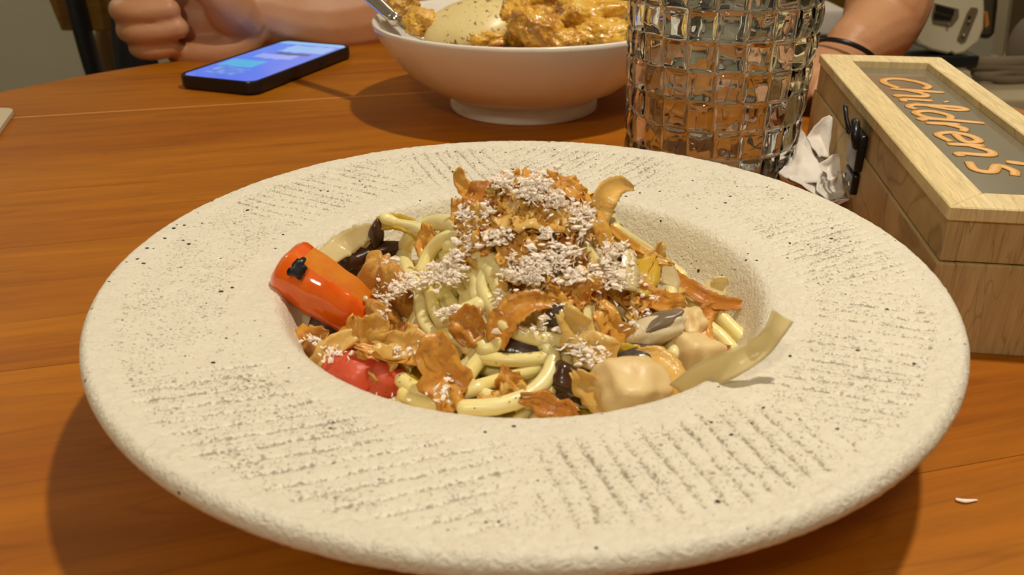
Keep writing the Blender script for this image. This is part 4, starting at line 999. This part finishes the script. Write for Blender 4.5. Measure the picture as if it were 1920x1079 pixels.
# ------------------------------------------------------------------ furniture and things behind the table
def chair(name, x, y, rz, label, rail=.070, wd=.42):
    root = empty(name, (x, y, FZ), label, 'chair', rz=rz)
    L = dict(parent=root, local=True)
    mesh('seat', *bx(-wd/2, wd/2, -.2, .2, .43, .455, .006), M['ochre'], **L)
    for sx in (-1, 1):
        mesh('leg', *tube([(sx*(wd/2-.02), -.19, 0), (sx*(wd/2-.03), -.17, .43)], [.010, .013], 8, 6), M['dark'], **L)
        mesh('post', *tube([(sx*(wd/2-.01), .22, 0), (sx*(wd/2-.045), .19, .43), (sx*(wd/2-.04), .205, .82)], [.010, .014, .016], 8, 12), M['dark'], **L)
    mesh('back_rail', *bx(-wd/2, wd/2, .208, .228, .655, .655+rail, .003), M['ochre'], **L)
    mesh('back_rail', *bx(-wd/2, wd/2, .208, .228, .76, .76+rail, .003), M['ochre'], **L)
    return root
def placed(px0, px1, py, Y, **k):
    a = PY(px0, py, Y); b = PY(px1, py, Y); return a, b
# chair at the left: its rail bottom at picture height 58, left end at 95
a = PY(104, 58, 1.55); zrel = a.z-FZ
def rail_chair():
    a = PY(95, 58, 1.55); wd = .44; root = empty('wooden_chair', (a.x+wd/2, a.y+.22, FZ), 'wooden chair with ochre back rails and dark posts, behind the left hand', 'chair'); L = dict(parent=root, local=True)
    zb = a.z-FZ
    m = bx(-wd/2, wd/2, -.22, -.20, zb, zb+.105, .003); m = ([v if not (v.x < -wd/2+.01 and v.z < zb+.05) else v+Vector((.018, 0, 0)) for v in m[0]], m[1]); mesh('back_rail', *m, M['ochre'], **L)
    mesh('post', *tube([(-wd/2+.062, -.235, zb+.30), (-wd/2+.064, -.235, zb), (-wd/2+.078, -.225, zb-.20), (-wd/2+.12, -.2, 0)], [.023, .024, .020, .014], 10, 20, .6), M['dark'], **L)
    mesh('post', *tube([(wd/2-.080, -.235, zb+.30), (wd/2-.082, -.235, zb), (wd/2-.100, -.225, zb-.20), (wd/2-.12, -.2, 0)], [.023, .024, .020, .014], 10, 20, .6), M['dark'], **L)
    mesh('back_rail', *bx(-wd/2, wd/2, -.22, -.20, zb+.16, zb+.25, .003), M['ochre'], **L)
    mesh('seat', *bx(-wd/2+.02, wd/2-.02, -.18, .22, .40, .43, .006), M['ochre'], **L)
    for sx in (-1, 1): mesh('leg', *tube([(sx*(wd/2-.05), .19, 0), (sx*(wd/2-.05), .17, .40)], [.010, .013], 8, 6), M['dark'], **L)
    mesh('brace', *tube([(-wd/2+.13, -.215, zb+.02), (-wd/2+.20, -.21, zb-.22)], [.011, .011], 8, 8), M['darkwood'], **L)
rail_chair()
def bag():
    c = PY(250, 80, 1.49); c.z -= .03
    root = empty('dark_bag', (c.x, c.y, FZ), 'dark cloth bag hanging from the wooden chair, just behind the curled hand', 'bag')
    m = lump(c, (.032, .04, .13), .15, 1.4, 3, 4); mesh('bag_body', *m, mat('dark_cloth', (.010, .009, .010), .9), root)
    mesh('strap', *tube([c+Vector((-.015, 0, .10)), c+Vector((-.01, 0, .24)), c+Vector((.01, 0, .24)), c+Vector((.015, 0, .10))], .007, 8, 20, .4), M['dark'], root)
bag()
c = PY(214, 112, 1.66); c.z = -.205; m = lump(c, (.034, .03, .105), .08, 1.2, 5, 3); tag(mesh('beige_cushion', *m, mat('beige_cloth', sl(150, 120, 78), .8), origin=cen(m[0])), 'small beige rounded cushion between dark chair post and dark bag', 'cushion')
# things between glass and right forearm
def bench():
    a = PY(1480, 76, 1.30); b = PY(1600, 76, 1.30); z = a.z
    root = empty('brown_stool', ((a.x+b.x)/2, 1.40, FZ), 'low reddish-brown wooden stool behind the water glass', 'stool')
    h = z-FZ; L = dict(parent=root, local=True)
    mesh('seat', *bx(-.16, .05, -.11, .14, h-.02, h, .004), M['darkwood'], **L)
    for sx in (-1, 1):
        for sy in (-1, 1): mesh('leg', *bx(-.055+sx*.08-.014, -.055+sx*.08+.014, sy*.09-.014+.01, sy*.09+.014+.01, 0, h-.02, .002), M['darkwood'], **L)
    c = PY(1536, 66, 1.36)
    w = bx(c.x-.035, c.x+.030, 1.33, 1.43, z+.0, z+.038, .006); tag(mesh('white_napkin_stack', *w, M['white_cloth'], origin=(c.x, 1.37, z)), 'white folded cloth on the reddish-brown stool', 'cloth')
    c = PY(1545, 36, 1.62)
    w = bx(c.x-.06, c.x+.037, 1.58, 1.66, FZ, c.z+.016, .004); tag(mesh('dark_cabinet', *w, M['darkwood'], origin=(c.x, 1.62, FZ)), 'dark red-brown wooden post behind the white folded cloth', 'post')
    c = PY(1552, 8, 1.62)
    w = bx(c.x-.06, c.x+.034, 1.58, 1.66, c.z-.010, c.z+.10, .004); tag(mesh('ochre_block', *w, M['ochre'], origin=(c.x, 1.5, c.z-.010)), 'ochre wooden block topping the dark red-brown post', 'block')
bench()
def handbag():
    Y = 1.25; P = [(1712, 72), (1722, 86), (1745, 96), (1778, 103), (1784, 100), (1792, 105), (1808, 102), (1820, 93), (1836, 80), (1846, 55), (1848, 20), (1846, -40), (1838, -90), (1752, -90), (1748, -10), (1736, 30)]
    root = empty('white_handbag', (PY(1780, 60, Y).x, Y+.02, PY(1780, 103, Y).z), 'white rounded bag with dark buckle plate and slanted studded grey strip, right background', 'bag')
    pts = [PY(x, y, Y) for x, y in P]; n = len(pts); c = sum(pts, Vector())/n
    V = []; F_ = []
    rings = ((0, .0, .90), (0, .002, .97), (0, .010, 1.), (0, .04, 1.), (0, .048, .95))
    for _, dy, k in rings: V += [c+(p-c)*k+Vector((0, dy, 0)) for p in pts]
    for i in range(len(rings)-1):
        for k in range(n): k2 = (k+1) % n; F_.append([i*n+k, i*n+k2, (i+1)*n+k2, (i+1)*n+k][::-1])
    F_.append(list(range(n))); F_.append([(len(rings)-1)*n+k for k in range(n)][::-1])
    mesh('bag_body', V, F_, mat('white_leather', sl(226, 214, 182), .5), root, smooth=False)
    gm = mat('grey_metal', sl(140, 124, 96), .35, .3)
    def plate_(name, P, mt, dy=-.003, th=.004, par=None):
        q = [PY(x, y, Y+dy) for x, y in P]; n = len(q); V = q+[p+Vector((0, th, 0)) for p in q]
        F_ = [list(range(n))]+[list(range(n, 2*n))[::-1]]+[[k, (k+1) % n, (k+1) % n+n, k+n][::-1] for k in range(n)]
        return mesh(name, V, F_, mt, par or root, smooth=False)
    bp = plate_('buckle_plate', [(1753, 6), (1798, 17), (1798, 32), (1786, 47), (1776, 48), (1750, 42), (1748, 30)], gm)
    plate_('buckle_window', [(1757, 9), (1790, 18), (1788, 29), (1755, 20)], M['dark'], -.006, par=bp)
    plate_('buckle_bar', [(1752, 24), (1785, 32), (1783, 39), (1751, 35)], M['dark'], -.005, par=bp)
    ss = plate_('stud_strip', [(1822, 14), (1833, 15), (1834, 22), (1812, 76), (1804, 80), (1796, 74), (1815, 24)], gm)
    for x, y, mt in ((1817, 40, 'chrome'), (1807, 66, 'chrome'), (1779, 45, 'chrome'), (1818, 32, 'dark')):
        mesh('stud', *lump(PY(x, y, Y-.006), (.0022, .0022, .0022), 0, 1, 1, 2), M[mt], bp if x == 1779 else ss)
    plate_('orange_trim', [(1846, 20), (1852, 22), (1855, 45), (1850, 52), (1847, 50)], mat('orange_leather', sl(196, 122, 52), .5), .002, .03)
    mesh('handle', *tube([PY(1765, -85, Y+.02), PY(1775, -170, Y+.02), PY(1815, -170, Y+.02), PY(1828, -85, Y+.02)], .007, 8, 20, .5), mat('tan_strap', sl(150, 100, 50), .6), root)
    # side table that carries it
    z = PY(1780, 104, Y).z; t = empty('dark_side_table', (PY(1780, 104, Y).x-.0, Y+.03, FZ), 'dark side table carrying the white bag', 'table'); h = z-FZ-.0005; L = dict(parent=t, local=True)
    mesh('tabletop', *bx(-.09, .045, -.03, .10, h-.018, h, .003), M['dark'], **L)
    mesh('leg', *tube([(0, .02, 0), (0, .02, h-.018)], .012, 10, 6), M['dark'], **L); mesh('base', *lathe([(0, .015), (.05, .012), (.06, 0), (0, 0)], 24), M['dark'], **L)
handbag()
def frame_stand():
    Y = 1.6; root = empty('grey_metal_frame', (PY(1880, 110, Y).x, Y, FZ), 'pale grey metal frame stand with brown panel at the right edge', 'stand'); gm = mat('pale_grey_metal', sl(176, 162, 132), .5)
    def bar(a, b, r=.012, d=0, m_=gm, nm='bar'): mesh(nm, *tube([PY(*a, Y+d), PY(*b, Y+d)], r, 4, 6), m_, root, smooth=False)
    bar((1893, -60), (1872, 104), .013); bar((1866, 108), (2010, 116), .013); bar((2010, 116), (2020, -60), .013)
    bar((1856, -60), (1850, 60), .017, .05, mat('grey_post', sl(86, 76, 58), .6), 'rear_post')
    p = [PY(x, y, Y+.01) for x, y in ((1880, 100), (2005, 108), (2015, -60), (1898, -60))]; V = p+[q+Vector((0, .01, 0)) for q in p]
    mesh('panel', V, [[0, 1, 2, 3], [7, 6, 5, 4], [0, 4, 5, 1], [1, 5, 6, 2], [2, 6, 7, 3], [3, 7, 4, 0]], mat('brown_panel', sl(92, 74, 42), .7), root, smooth=False)
    for x in (1885, 1995): mesh('leg', *tube([PY(x, 112, Y), Vector((PY(x, 112, Y).x, Y, FZ))], .010, 8, 6), gm, root)
    c = PY(1925, 66, 1.335); zb = PY(1880, 148, 1.30).z; zt = PY(1925, 30, 1.335).z; c.z = (zb+zt)/2; m = lump(c, (.024, .02, (zt-zb)/2), .02, 1, 4, 3); tag(mesh('grey_cushion', *m, mat('grey_cloth', sl(118, 104, 84), .7), origin=cen(m[0])), 'grey rounded object in front of the brown panel, right edge', 'cushion')
    a = PY(1790, 150, 1.15); b = PY(1960, 150, 1.15); z = un(1900, 150, 0).z
    zc = PY(1880, 148, 1.30).z; t = empty('pale_bench', (.80, 1.24, FZ), 'pale grey bench top at the right edge behind the wooden box', 'bench'); L = dict(parent=t, local=True); h = zc-FZ
    mesh('bench_top', *bx(-.14, .35, -.06, .12, h-.03, h, .004), mat('pale_bench_top', sl(186, 168, 132), .6), **L)
    for x in (-.11, .32): mesh('leg', *bx(x-.015, x+.015, -.03, .09, 0, h-.03, .002), M['dark'], **L)
    mt = mat('dark_cable', (.03, .026, .022), .5); mt2 = mat('grey_cloth2', sl(130, 114, 92), .8)
    R = random.Random(4)
    root2 = empty('cable_bundle', (.80, 1.26, zc), 'dark cables and folded grey cloth heaped on the pale bench', 'cable')
    for i in range(7):
        y0 = 116+i*4.2; Pp = [PY(1822+R.uniform(-8, 12), y0+R.uniform(-3, 3), 1.28), PY(1855, y0+R.uniform(-3, 9), 1.27), PY(1890, y0+R.uniform(0, 8), 1.27), PY(1940, y0+R.uniform(-2, 8), 1.28)]
        for p in Pp: p.z = max(p.z, zc+.007)
        mesh('cable' if i % 2 else 'cloth_fold', *tube(Pp, R.uniform(.004, .007) if i % 2 else .009, 8, 24), mt if i % 2 else mt2, root2)
frame_stand()
